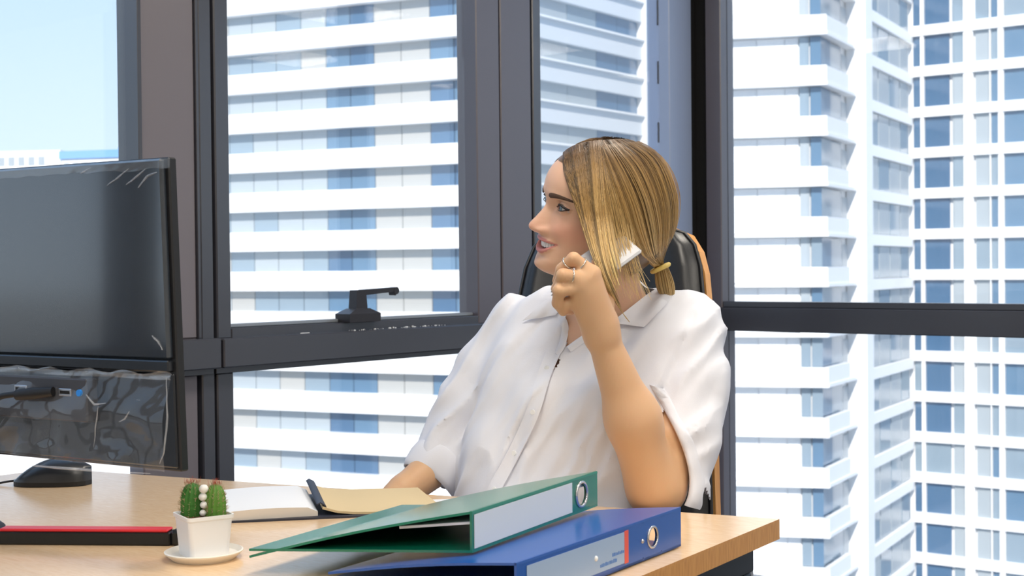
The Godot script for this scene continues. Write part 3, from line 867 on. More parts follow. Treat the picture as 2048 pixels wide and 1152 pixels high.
func binder(called: String, label: String, far_b: Vector3, near_b: Vector3, height: float, open_dir: Vector3, width: float, tip_y: float, ring_from_far: float, ring_r: float, mat_cover: Material) -> Node3D:
	# lies on its side; the spine stands upright towards the viewer's right, both covers close towards the far-left edge
	var t := thing(called, label, "binder", near_b)
	var sd := (near_b - far_b).normalized()
	var len := (near_b - far_b).length()
	var out := -open_dir
	var up := Vector3.UP
	var TH := 0.003
	var P := func(s: float, h: float, o: float) -> Vector3: return far_b + sd * s + up * h + out * o
	# spine: a plate with two round openings is built as a ring of quads round the finger hole
	var spb := MB.new()
	var hole := Vector2(ring_from_far, height * 0.5)
	var seg := 28
	var side := func(o: float, flip: bool) -> void:
		var rim := []
		var edge := []
		for k in seg:
			var a := TAU * k / seg
			rim.append(P.call(hole.x + cos(a) * ring_r, hole.y + sin(a) * ring_r, o))
			var dx := cos(a)
			var dy := sin(a)
			var f := minf((height * 0.5) / maxf(absf(dy), 1e-4), (height * 0.5) / maxf(absf(dx), 1e-4))
			edge.append(P.call(hole.x + dx * f, clampf(hole.y + dy * f, 0.0, height), o))
		for k in seg:
			var j := (k + 1) % seg
			if flip: spb.quad(rim[k], rim[j], edge[j], edge[k])
			else: spb.quad(rim[j], rim[k], edge[k], edge[j])
		for k in 4:
			var a := TAU * (k + 0.5) / 4.0
		var s0 := hole.x - height * 0.5
		var s1 := hole.x + height * 0.5
		for span in [[0.0, s0], [s1, len]]:
			if flip: spb.quad(P.call(span[0], 0.0, o), P.call(span[1], 0.0, o), P.call(span[1], height, o), P.call(span[0], height, o))
			else: spb.quad(P.call(span[1], 0.0, o), P.call(span[0], 0.0, o), P.call(span[0], height, o), P.call(span[1], height, o))
	side.call(0.0, true)
	side.call(-TH, false)
	for k in seg:
		var a := TAU * k / seg
		var b := TAU * (k + 1) / seg
		spb.quad(P.call(hole.x + cos(a) * ring_r, hole.y + sin(a) * ring_r, 0.0), P.call(hole.x + cos(a) * ring_r, hole.y + sin(a) * ring_r, -TH), P.call(hole.x + cos(b) * ring_r, hole.y + sin(b) * ring_r, -TH), P.call(hole.x + cos(b) * ring_r, hole.y + sin(b) * ring_r, 0.0))
	spb.quad(P.call(0, height, 0), P.call(len, height, 0), P.call(len, height, -TH), P.call(0, height, -TH))
	spb.quad(P.call(len, 0, 0), P.call(0, 0, 0), P.call(0, 0, -TH), P.call(len, 0, -TH))
	spb.quad(P.call(0, 0, 0), P.call(0, height, 0), P.call(0, height, -TH), P.call(0, 0, -TH))
	spb.quad(P.call(len, height, 0), P.call(len, 0, 0), P.call(len, 0, -TH), P.call(len, height, -TH))
	var spine := part("spine", spb, mat_cover, t)
	# covers: the lower one lies flat, the upper one slopes down to it
	var tip := tip_y - far_b.y
	for e in 2:
		var rows := []
		for r in 9:
			var w := width * r / 8.0
			var line := PackedVector3Array()
			for c in 7:
				var s := len * c / 6.0
				var h := 0.0
				if e == 0:
					h = lerpf(TH, tip * 0.5, r / 8.0)
				else:
					var u := r / 8.0
					h = lerpf(height, tip + TH * 1.6, u) + sin(u * PI) * 0.004
				line.append(P.call(s, h, -w))
			rows.append(line)
		var cv := MB.new()
		cv.sheet(rows, TH)
		part("cover", cv, mat_cover, t)
	# steel finger ring
	var rg := MB.new()
	var path := PackedVector3Array()
	for k in 33:
		var a := TAU * k / 32.0
		path.append(P.call(hole.x + cos(a) * ring_r, hole.y + sin(a) * ring_r, 0.0006))
	rg.tube(path, PackedFloat32Array([ring_r * 0.13]), 8, false)
	part("finger_ring", rg, M.steel, spine, "chrome finger ring")
	return t

func spine_sheet(called: String, binder_: Node3D, far_b: Vector3, near_b: Vector3, open_dir: Vector3, s0: float, s1: float, h0: float, h1: float, lift: float, m: Material) -> void:
	var sd := (near_b - far_b).normalized()
	var out := -open_dir
	var b := MB.new()
	var o := far_b + out * lift
	b.hexa([o + sd * s1 + Vector3.UP * h0, o + sd * s1 + Vector3.UP * h0 + out * 0.0006, o + sd * s0 + Vector3.UP * h0 + out * 0.0006, o + sd * s0 + Vector3.UP * h0,
		o + sd * s1 + Vector3.UP * h1, o + sd * s1 + Vector3.UP * h1 + out * 0.0006, o + sd * s0 + Vector3.UP * h1 + out * 0.0006, o + sd * s0 + Vector3.UP * h1])
	part(called, b, m, binder_.get_node("spine"))

func build_desk_things() -> void:
	var Y := DESK_Y
	# --- two lever arch binders
	var bf := at_y(1362, 1092, Y + 0.002)
	var bn := at_y(1030, 1223, Y + 0.002)
	bn = bf + (bn - bf).normalized() * 0.405
	var od := (bn - bf).normalized().cross(Vector3.UP)
	if od.x > 0.0: od = -od
	var blue := binder("blue_binder", "blue lever arch binder lying on the desk under the green one", bf, bn, 0.053, od, 0.275, Y + 0.008, 0.083, 0.0135, M.binder_blue)
	spine_sheet("spine_label", blue, bf, bn, od, 0.158, 0.385, 0.007, 0.046, 0.0004, M.pocket_blue)
	spine_sheet("label_stripe", blue, bf, bn, od, 0.150, 0.160, 0.006, 0.047, 0.0008, M.label_red)
	var rng := RandomNumberGenerator.new()
	rng.seed = 9
	var pr := MB.new()
	var sdb := (bn - bf).normalized()
	for row in [[0.0205, 0.162, 0.192, 0.0045], [0.0125, 0.180, 0.222, 0.005]]:
		var s: float = row[1]
		while s < row[2]:
			var l := rng.randf_range(0.0018, 0.0032)
			var hh: float = row[3] * rng.randf_range(0.7, 1.0)
			var o := bf - od * 0.0012 + sdb * s + Vector3.UP * float(row[0])
			pr.quad(o + sdb * l, o, o + Vector3.UP * hh, o + sdb * l + Vector3.UP * hh)
			s += l + 0.001
	part("label_print", pr, M.label_print, blue.get_node("spine"))
	for s in [[0.112, 0.0028, M.steel], [0.232, 0.0034, M.button_pearl]]:
		var rv := MB.new()
		rv.ball(bf - od * 0.0006 + sdb * float(s[0]) + Vector3.UP * 0.026, Vector3(float(s[1]), float(s[1]) * 1.1, float(s[1])), 10)
		part("rivet", rv, s[2], blue.get_node("spine"))
	var gf := at_y(1195, 1012, 0.797)
	var gn := at_y(945, 1106, 0.797)
	var gd := (gn - gf).normalized().cross(Vector3.UP)
	if gd.x > 0.0: gd = -gd
	gd = (gd + Vector3(0, 0, 0.16)).normalized()
	var green := binder("green_binder", "green lever arch binder with a white spine label resting on the blue one", gf, gn, 0.049, gd, 0.30, Y + 0.020, 0.052, 0.0165, M.binder_green)
	spine_sheet("spine_label", green, gf, gn, gd, 0.082, 0.343, 0.0045, 0.0445, 0.0005, M.binder_label)
	# a few sheets of paper between the green covers and on top of it
	var pp := MB.new()
	var sg := (gn - gf).normalized()
	pp.sheet([PackedVector3Array([gf + Vector3.UP * 0.035 + gd * 0.006 + sg * 0.02, gn + Vector3.UP * 0.035 + gd * 0.006 - sg * 0.01]), PackedVector3Array([gf + Vector3.UP * 0.022 + gd * 0.1 + sg * 0.02, gn + Vector3.UP * 0.024 + gd * 0.1 - sg * 0.01])], 0.003)
	var papers := thing("loose_papers", "thin stack of white papers inside the green binder", "paper", gn)
	part("sheets", pp, M.paper, papers)

	# --- open notebook
	var O := at_y(641, 1035, Y)
	var dl := (at_y(455, 1046, Y) - O).normalized()
	var dr := (at_y(885, 1027, Y) - O).normalized()
	var dd := (at_y(619, 972, Y + 0.018) - O)
	dd.y = 0.0
	dd = dd.normalized()
	var nt := thing("open_notebook", "open dark-covered notebook with white pages and a kraft page", "notebook", O)
	var DEP := 0.215
	var blk := MB.new()
	var prof := func(u: float) -> float: return 0.0155 + 0.003 * sin(u * PI) - 0.006 * smoothstep(0.9, 1.0, 1.0 - u)
	var rows := []
	for r in 11:
		var u := r / 10.0
		rows.append(PackedVector3Array([O + dl * (0.004 + u * 0.150) + Vector3.UP * prof.call(u), O + dl * (0.004 + u * 0.150) + dd * DEP + Vector3.UP * prof.call(u)]))
	blk.grid(rows, false, true)
	part("page", blk, M.paper, nt)
	var bk := MB.new()
	for r in 10:
		var a: Vector3 = rows[r][0]
		var b: Vector3 = rows[r + 1][0]
		bk.quad(Vector3(b.x, Y + 0.003, b.z), Vector3(a.x, Y + 0.003, a.z), a, b)
		a = rows[r][1]; b = rows[r + 1][1]
		bk.quad(Vector3(a.x, Y + 0.003, a.z), Vector3(b.x, Y + 0.003, b.z), b, a)
	var e0: Vector3 = rows[10][0]
	var e1: Vector3 = rows[10][1]
	bk.quad(Vector3(e1.x, Y + 0.003, e1.z), Vector3(e0.x, Y + 0.003, e0.z), e0, e1)
	part("page_block", bk, M.paper_edge, nt)
	var kr := MB.new()
	var kl := (at_y(885, 1027, Y) - O).length()
	rows = []
	for r in 9:
		var u := r / 8.0
		var h := 0.006 + 0.010 * exp(-u * 9.0)
		rows.append(PackedVector3Array([O + dr * (0.004 + u * kl) + Vector3.UP * h, O + dr * (0.004 + u * (kl - 0.012)) + dd * (DEP - 0.03) + Vector3.UP * (h + 0.006)]))
	kr.sheet(rows, 0.0035)
	part("kraft_page", kr, M.kraft, nt)
	var cov := MB.new()
	cov.quad(O + dl * 0.156 + Vector3.UP * 0.003 - dd * 0.002, O + dr * (kl + 0.002) + Vector3.UP * 0.003 - dd * 0.002, O + dr * (kl + 0.002) + Vector3.UP * 0.003 + dd * (DEP + 0.002), O + dl * 0.156 + Vector3.UP * 0.003 + dd * (DEP + 0.002))
	cov.quad(O + dl * 0.156 + Vector3.UP * 0.0 - dd * 0.002, O + dr * (kl + 0.002) - dd * 0.002, O + dr * (kl + 0.002) + Vector3.UP * 0.003 - dd * 0.002, O + dl * 0.156 + Vector3.UP * 0.003 - dd * 0.002)
	part("cover", cov, M.notebook_cover, nt)
	# dark elastic band curling over the gutter
	var eb := MB.new()
	rows = []
	for r in 9:
		var u := r / 8.0
		var c := O + dd * (0.004 + u * (DEP - 0.01)) + Vector3.UP * (0.017 + 0.006 * smoothstep(0.0, 1.0, u))
		rows.append(PackedVector3Array([c + dl * 0.004 + Vector3.UP * 0.001, c + Vector3.UP * 0.004, c + dr * 0.007, c + dr * 0.010 - Vector3.UP * 0.008]))
	eb.sheet(rows, 0.002)
	part("elastic_band", eb, M.notebook_cover, nt)

	# --- paper sheet lying behind the binders at the far edge
	var sh := thing("paper_sheet", "single white sheet lying behind the open notebook at the desk edge", "paper", at_y(950, 1010, Y))
	var sb := MB.new()
	var s0 := at_y(872, 1018, Y + 0.0012)
	sb.sheet([PackedVector3Array([s0, s0 + dd * 0.09]), PackedVector3Array([s0 + dr * 0.17, s0 + dr * 0.17 + dd * 0.09])], 0.001)
	part("sheet", sb, M.paper, sh)

	# --- pencil case: black box with a red lid
	var c0 := at_y(-4, 1090, Y)
	var c1 := at_y(340, 1092.5, Y)
	var cd := (c1 - c0).normalized()
	var cb := Vector3.UP.cross(cd)
	if cb.dot(FH) < 0.0: cb = -cb
	var cl := (c1 - c0).length()
	var pc := thing("pencil_case", "long black pencil case with a red lid lying before the mouse", "pencil case", c0)
	var bs := Basis(cd, Vector3.UP, -cb)
	var m := MB.new()
	m.box(Vector3(0, 0.0, -0.027), Vector3(cl, 0.0185, 0), 0.002, Transform3D(bs, c0))
	part("body", m, M.case_black, pc)
	m = MB.new()
	m.box(Vector3(0.0, 0.0185, -0.026), Vector3(cl - 0.004, 0.0225, -0.001), 0.0015, Transform3D(bs, c0))
	part("lid", m, M.case_red, pc)
	m = MB.new()
	m.box(Vector3(cl, 0.0, -0.028), Vector3(cl + 0.014, 0.022, 0.001), 0.004, Transform3D(bs, c0))
	part("end_cap", m, M.case_black, pc)

	# --- mouse
	var mc := at_y(107, 969, Y)
	var mf := -RT                                   # its nose, with the cable, points to the viewer's left
	var ms := -FH
	var mo := thing("computer_mouse", "black computer mouse with its cable on the desk before the monitor", "mouse", mc)
	var top := []
	var sidew := []
	for r in 25:
		var u := r / 24.0                           # from tail to nose
		var xx := lerpf(-0.069, 0.071, u)
		var w := 0.035 * pow(maxf(0.0, 1.0 - pow(absf(2.0 * u - 1.0), 3.2)), 0.5) + 0.0004
		var hgt := 0.043 * pow(maxf(0.0, 1.0 - pow(absf(1.55 * (u - 0.36)), 2.1)), 0.75) + 0.006 * (1.0 - absf(2.0 * u - 1.0))
		hgt = maxf(hgt, 0.010)
		var line := PackedVector3Array()
		var l2 := PackedVector3Array()
		for c in 15:
			var a := PI * c / 14.0
			line.append(mc + mf * xx + ms * (cos(a) * w) + Vector3.UP * (0.008 + (hgt - 0.008) * pow(sin(a), 0.7)))
		for c in 2:
			l2.append(mc + mf * xx + ms * w * (1.0 if c == 0 else -1.0))
		top.append(line)
		sidew.append(l2)
	m = MB.new()
	m.grid(top, false, true)
	part("shell", m, M.mouse_plastic, mo)
	m = MB.new()
	for r in 24:
		for s in 2:
			var a: Vector3 = sidew[r][s]
			var b: Vector3 = sidew[r + 1][s]
			m.quad(a + Vector3.UP * 0.001, b + Vector3.UP * 0.001, b + Vector3.UP * 0.0085, a + Vector3.UP * 0.0085)
	m.quad(sidew[0][0] + Vector3.UP * 0.001, sidew[0][1] + Vector3.UP * 0.001, sidew[0][1] + Vector3.UP * 0.0085, sidew[0][0] + Vector3.UP * 0.0085)
	part("base", m, M.mouse_side, mo)
	m = MB.new()
	var wx := mc + mf * 0.036 + Vector3.UP * 0.021
	m.tube(PackedVector3Array([wx - ms * 0.004, wx + ms * 0.004]), PackedFloat32Array([0.010]), 14)
	part("wheel", m, M.black_plastic, mo)
	m = MB.new()
	m.tube(PackedVector3Array([mc + mf * 0.02 + Vector3.UP * 0.0355, mc + mf * 0.045 + Vector3.UP * 0.026, mc + mf * 0.062 + Vector3.UP * 0.0125]), PackedFloat32Array([0.0008]), 6)
	part("button_seam", m, M.mouse_side, mo)
	m = MB.new()
	var pth := PackedVector3Array()
	for k in 12:
		var u := k / 11.0
		pth.append(mc + mf * (0.064 + 0.18 * u) + ms * (0.02 * u * u) + Vector3.UP * (0.008 - 0.0055 * smoothstep(0.0, 0.25, u)))
	m.tube(pth, PackedFloat32Array([0.0019]), 8)
	part("cable", m, M.black_plastic, mo)

	# --- cactus in a square white pot on a round saucer
	var pcn := at_y(408, 1117, Y)
	var sa := thing("plant_saucer", "round cream saucer under the white cactus pot", "saucer", pcn)
	m = MB.new()
	m.lathe(PackedVector2Array([Vector2(0, 0), Vector2(0.040, 0), Vector2(0.0505, 0.009), Vector2(0.0515, 0.011), Vector2(0.0495, 0.012), Vector2(0.045, 0.006), Vector2(0, 0.004)]), 40, Transform3D(Basis(), pcn))
	part("dish", m, M.saucer_cream, sa)
	var pot := thing("cactus_pot", "square tapered white pot with two small cacti on the desk", "potted plant", pcn + Vector3.UP * 0.004)
	var ang := deg_to_rad(32.0)
	var ux := (RT * cos(ang) + FH * sin(ang)).normalized()
	var uz := Vector3.UP.cross(ux)
	var ring := func(h: float, y: float, rr: float) -> PackedVector3Array:
		var o := PackedVector3Array()
		for k in 4:
			var cx: float = [1, 1, -1, -1][k]
			var cz: float = [1, -1, -1, 1][k]
			for s in 5:
				var a := (k * -90.0 + 90.0 - s * 22.5) * PI / 180.0
				o.append(pcn + ux * (cx * (h - rr) + cos(a) * rr) + uz * (cz * (h - rr) + sin(a) * rr) + Vector3.UP * y)
		return o
	m = MB.new()
	rows = [ring.call(0.0255, 0.0045, 0.006), ring.call(0.0262, 0.006, 0.006), ring.call(0.0300, 0.054, 0.006), ring.call(0.0318, 0.056, 0.006), ring.call(0.0322, 0.0605, 0.006), ring.call(0.0300, 0.0605, 0.005), ring.call(0.0285, 0.055, 0.005)]
	for r in rows.size() - 1:
		m.grid([rows[r], rows[r + 1]], true, false)
	part("pot", m, M.pot_white, pot)
	m = MB.new()
	var gr: PackedVector3Array = ring.call(0.0284, 0.0555, 0.005)
	rng.seed = 4
	for k in gr.size():
		m.face(pcn + Vector3.UP * 0.058, gr[(k + 1) % gr.size()], gr[k])
	for k in 90:
		var p := pcn + ux * rng.randf_range(-0.025, 0.025) + uz * rng.randf_range(-0.025, 0.025) + Vector3.UP * 0.057
		m.ball(p, Vector3.ONE * rng.randf_range(0.001, 0.0024), 6)
	part("soil", m, M.soil, pot)
	for e in 2:
		var cc := pcn + RT * (-0.0150 if e == 0 else 0.0165) + Vector3.UP * 0.054 + FH * (0.002 if e == 0 else -0.003)
		var ch := 0.047 if e == 0 else 0.046
		var cr := 0.0165 if e == 0 else 0.0150
		m = MB.new()
		var ribs := 13
		rows = []
		for r in 17:
			var v := r / 16.0
			var line := PackedVector3Array()
			for c in ribs * 4:
				var a := TAU * c / (ribs * 4)
				var rib := 0.5 + 0.5 * cos(a * ribs + v * 2.2)
				var rad := cr * pow(maxf(0.0, 1.0 - pow(v, 4.0)), 0.5) * (0.93 + 0.07 * sin(v * 3.0)) * (0.86 + 0.16 * rib) * (0.96 + 0.04 * sin(v * 60.0))
				line.append(cc + Vector3(cos(a), 0, sin(a)) * rad + Vector3.UP * (v * ch))
			rows.append(line)
		m.grid(rows, true, false)
		var cactus := part("cactus", m, M.cactus_skin if e == 0 else M.cactus_skin_light, pot)
		m = MB.new()
		for k in 420:
			var v := rng.randf()
			var a: float = (floorf(rng.randf() * ribs) + 0.0) * TAU / ribs - v * 2.2 / ribs
			var rad := cr * pow(maxf(0.0, 1.0 - pow(v, 4.0)), 0.5)
			var p := cc + Vector3(cos(a), 0, sin(a)) * rad * 0.97 + Vector3.UP * (v * ch)
			var d := (Vector3(cos(a), 0, sin(a)) * (1.1 - v * 0.7) + Vector3.UP * (0.2 + v * 0.8) + Vector3(rng.randf_range(-1, 1), rng.randf_range(-0.6, 0.8), rng.randf_range(-1, 1)) * 0.6).normalized()
			m.tube(PackedVector3Array([p, p + d * rng.randf_range(0.003, 0.0055)]), PackedFloat32Array([0.00028, 0.0001]), 3, false)
		var sp := part("spines", m, M.cactus_spine, cactus)
		sp.set_meta("kind", "stuff")
		m = MB.new()
		for k in 26:
			var p := cc + Vector3(rng.randf_range(-0.008, 0.008), ch - 0.001, rng.randf_range(-0.008, 0.008))
			var d := Vector3(rng.randf_range(-0.6, 0.6), 1.0, rng.randf_range(-0.6, 0.6)).normalized()
			m.tube(PackedVector3Array([p, p + d * rng.randf_range(0.005, 0.010)]), PackedFloat32Array([0.0003, 0.0001]), 3, false)
		sp = part("crown_spines", m, M.cactus_spine_red, cactus)
		sp.set_meta("kind", "stuff")
	for k in 4:
		m = MB.new()
		m.ball(pcn + RT * (0.002 + 0.0012 * (k % 2)) - FH * 0.010 + Vector3.UP * (0.0625 + 0.0105 * k), Vector3(0.0062, 0.0056, 0.0062) * (0.8 + 0.08 * k), 12)
		part("pebble", m, M.pebble_white, pot)

# ---------------------------------------------------------------- monitor seen from behind
func build_monitor() -> void:
	var X := Vector3(-0.991, 0, 0.132).normalized()          # along its back, towards the viewer's left
	var NB := Vector3(0.132, 0, 0.991).normalized()          # out of its back, towards the viewer
	var B0 := at_d(356, 945, 1.70)
	var lean := deg_to_rad(-0.7)
	var UPV := (Vector3.UP * cos(lean) + NB * sin(lean)).normalized()
	var N := X.cross(UPV).normalized()
	if N.dot(NB) < 0.0: N = -N
	var hit := func(px: float, py: float) -> Vector2:        # (distance from the right edge, height above the lower edge)
		var r := ray(px, py)
		var p := CAM + r * ((B0 - CAM).dot(N) / r.dot(N)) - B0
		return Vector2(p.dot(X), p.dot(UPV))
	var P := func(s: float, h: float, o: float) -> Vector3: return B0 + X * s + UPV * h + N * o
	var TAPER := 0.020
	var W := 0.84
	var top: Vector2 = hit.call(330, 313)
	var H := top.y
	var split: float = hit.call(350, 742).y
	var bs := Transform3D(Basis(X, UPV, N), B0)
	if bs.basis.determinant() < 0.0: bs = Transform3D(Basis(X, UPV, N), B0)
	var t := thing("monitor", "black glossy all-in-one monitor seen from behind, still wrapped in clear film", "monitor", Vector3(B0.x - W * 0.5, DESK_Y, B0.z))
	var host := [t]
	var solid := func(called: String, s0: float, s1: float, h0: float, h1: float, o0: float, o1: float, bev: float, m: Material) -> void:
		var b := MB.new()
		b.box(Vector3(s0, h0, o0), Vector3(s1, h1, o1), bev, bs)
		for k in b.v.size():                             # the sides taper slightly towards the top
			var p := b.v[k] - B0
			b.v[k] += X * (TAPER * p.dot(UPV) / H * (1.0 - p.dot(X) / W))
		part(called, b, m, host[0])
	solid.call("bezel", 0.0, W, 0.0, H, -0.020, -0.006, 0.002, M.black_plastic)
	solid.call("screen", 0.012, W - 0.012, 0.014, H - 0.012, -0.0208, -0.0195, 0.0, M.phone_glass)
	solid.call("back_cover", 0.006, W - 0.006, split + 0.014, H - 0.002, -0.008, 0.003, 0.003, M.gloss_black)
	solid.call("chin_strip", 0.006, W - 0.006, split - 0.002, split + 0.013, -0.008, 0.004, 0.002, M.dark_recess)
	solid.call("lower_back", 0.004, W - 0.004, 0.004, split - 0.004, -0.010, -0.003, 0.002, M.dark_recess)
	# the box with the ports
	var pa: Vector2 = hit.call(196, 757)
	var pb: Vector2 = hit.call(-60, 825)
	solid.call("port_box", pa.x, pb.x, pb.y, pa.y, -0.004, 0.016, 0.002, M.port_grey)
	host[0] = t.get_node("port_box")
	var port := func(px0: float, py0: float, px1: float, py1: float, called: String, m: Material, inner: Material) -> void:
		var a: Vector2 = hit.call(px0, py0)
		var b: Vector2 = hit.call(px1, py1)
		solid.call(called, b.x, a.x, b.y, a.y, 0.012, 0.0185, 0.0006, m)
		if inner: solid.call("socket_slot", b.x + 0.0028, a.x - 0.0028, b.y + 0.0028, a.y - 0.0028, 0.0150, 0.0188, 0.0, inner)
	port.call(143, 775, 168, 791, "usb_socket", M.steel, M.gasket)
	port.call(54, 768, 79, 790, "usb_socket", M.steel, M.gasket)
	var aj: Vector2 = hit.call(180, 784)
	var jk := MB.new()
	jk.tube(PackedVector3Array([P.call(aj.x, aj.y, 0.012), P.call(aj.x, aj.y, 0.0195)]), PackedFloat32Array([0.0045]), 16)
	part("audio_jack", jk, M.blue_plastic, host[0], "bright blue audio socket")
	# stand
	var foot := MB.new()
	var fc := B0 + X * (W * 0.5 + 0.075) - N * 0.03
	fc.y = DESK_Y
	foot.lathe(PackedVector2Array([Vector2(0, 0.0), Vector2(0.072, 0.0), Vector2(0.077, 0.004), Vector2(0.07, 0.010), Vector2(0.0, 0.014)]), 40, Transform3D(Basis(), fc))
	part("stand_foot", foot, M.black_plastic, t)
	var neck := MB.new()
	neck.box(Vector3(-0.035, 0.010, -0.012), Vector3(0.035, 0.26, 0.012), 0.004, Transform3D(Basis(X, Vector3.UP, N), fc - N * -0.016))
	part("stand_neck", neck, M.black_plastic, t)
	# clear film hanging over the lower half, with stiff creases
	var rng := RandomNumberGenerator.new()
	rng.seed = 15
	var nz := FastNoiseLite.new()
	nz.seed = 8
	nz.frequency = 9.0
	var fr: float = hit.call(355, 945).x
	var rows := []
	for r in 19:
		var v := r / 18.0
		var line := PackedVector3Array()
		for c in 61:
			var u := c / 60.0
			var s := fr + u * (W - 0.02)
			var h := lerpf(split - 0.004, 0.003 + 0.010 * u, v)
			var o := 0.012 + 0.012 * smoothstep(0.0, 0.5, v) + nz.get_noise_2d(s * 1.3, v * 0.12) * 0.009 * (0.3 + v) + nz.get_noise_2d(s * 3.6, v * 0.3 + 4.0) * 0.0022
			line.append(P.call(s, h, o))
		rows.append(line)
	var fm := MB.new()
	fm.grid(rows)
	var flap := part("film_flap", fm, M.clear_film, t, "clear hanging protective film")
	# the crumpled turned edge of the film
	rows = []
	for r in 4:
		var line := PackedVector3Array()
		for c in 91:
			var u := c / 90.0
			var s := 0.004 + u * (W - 0.01)
			var hh := split - 0.004 + (0.0085 + 0.002 * nz.get_noise_2d(s * 4.0, 9.0)) * (r / 3.0) * (1.0 + 0.25 * sin(s * 90.0)) - 0.007
			line.append(P.call(s, hh, 0.008 + 0.004 * sin(r * 2.1 + s * 40.0) + nz.get_noise_2d(s * 9.0, r * 3.0) * 0.004))
		rows.append(line)
	fm = MB.new()
	fm.grid(rows)
	part("film_fold", fm, M.creased_film, flap, "crumpled whitish film edge")
	# creases that catch the light: along the bottom edge, the right edge and the upper right corner
	var crease := func(pts: Array, r0: float, lift: float) -> void:
		var path := PackedVector3Array()
		for k in pts.size() - 1:
			for j in 5:
				var a: Vector2 = pts[k].lerp(pts[k + 1], j / 5.0)
				var h: Vector2 = hit.call(a.x, a.y)
				path.append(P.call(h.x, h.y, lift + rng.randf_range(-0.0006, 0.0006)))
		var rad := PackedFloat32Array()
		for k in path.size():
			rad.append(r0 * (0.25 + 0.75 * sin(PI * (k + 0.5) / path.size())) * rng.randf_range(0.8, 1.2))
		var m := MB.new()
		m.tube(path, rad, 6, true)
		part("film_crease", m, M.creased_film, flap)
	crease.call([Vector2(262, 337), Vector2(240, 356), Vector2(213, 375)], 0.0010, 0.004)
	crease.call([Vector2(296, 338), Vector2(275, 356), Vector2(253, 373)], 0.0013, 0.004)
	crease.call([Vector2(318, 345), Vector2(300, 352), Vector2(276, 382)], 0.0015, 0.004)
	crease.call([Vector2(185, 336), Vector2(162, 350)], 0.0010, 0.004)
	crease.call([Vector2(308, 671), Vector2(320, 682), Vector2(332, 704)], 0.0015, 0.004)
	crease.call([Vector2(0, 918), Vector2(120, 930), Vector2(230, 938), Vector2(350, 944)], 0.0016, 0.022)
	crease.call([Vector2(356, 752), Vector2(358, 830), Vector2(352, 900), Vector2(340, 930)], 0.0012, 0.020)
	crease.call([Vector2(200, 786), Vector2(218, 806), Vector2(245, 803)], 0.0013, 0.024)
	crease.call([Vector2(285, 820), Vector2(275, 835), Vector2(262, 842)], 0.0011, 0.022)
	crease.call([Vector2(225, 810), Vector2(220, 850), Vector2(216, 900)], 0.0010, 0.024)
	# film strip folded over the top edge
	rows = []
	for r in 4:
		var line := PackedVector3Array()
		for c in 61:
			var u := c / 60.0
			var s := 0.008 + u * (W - 0.02)
			var w := 0.012 + 0.004 * nz.get_noise_2d(s * 2.0, 30.0)
			line.append(P.call(s, H - 0.003 - w * (r / 3.0), 0.0042 + 0.0012 * nz.get_noise_2d(s * 8.0, r * 1.7)))
		rows.append(line)
	fm = MB.new()
	fm.grid(rows)
	part("film_top", fm, M.creased_film_thin, t)
	# plug and cable leaving to the left
	var cb := thing("monitor_cable", "black cable plugged into the back of the monitor", "cable", fc)
	var m := MB.new()
	var p0: Vector2 = hit.call(132, 781)
	var p1: Vector2 = hit.call(78, 786)
	m.tube(PackedVector3Array([P.call(p0.x, p0.y, 0.021), P.call((p0.x + p1.x) * 0.5, (p0.y + p1.y) * 0.5, 0.030), P.call(p1.x, p1.y, 0.036)]), PackedFloat32Array([0.0065, 0.0085, 0.0075]), 10)
	part("plug", m, M.black_plastic, cb)
	m = MB.new()
	var path := PackedVector3Array()
	for q in [Vector3(78, 784, 0.036), Vector3(58, 787, 0.042), Vector3(35, 797, 0.046), Vector3(10, 814, 0.046), Vector3(-12, 832, 0.044), Vector3(-50, 880, 0.04)]:
		var h: Vector2 = hit.call(q.x, q.y)
		path.append(P.call(h.x, h.y, q.z))
	m.tube(path, PackedFloat32Array([0.0042]), 10)
	part("cord", m, M.black_plastic, cb)
	m = MB.new()
	path = PackedVector3Array()
	for q in [Vector3(30, 805, 0.040), Vector3(18, 835, 0.040), Vector3(2, 856, 0.040), Vector3(-30, 870, 0.040)]:
		var h: Vector2 = hit.call(q.x, q.y)
		path.append(P.call(h.x, h.y, q.z))
	m.tube(path, PackedFloat32Array([0.0042]), 10)
	part("cord", m, M.black_plastic, cb)

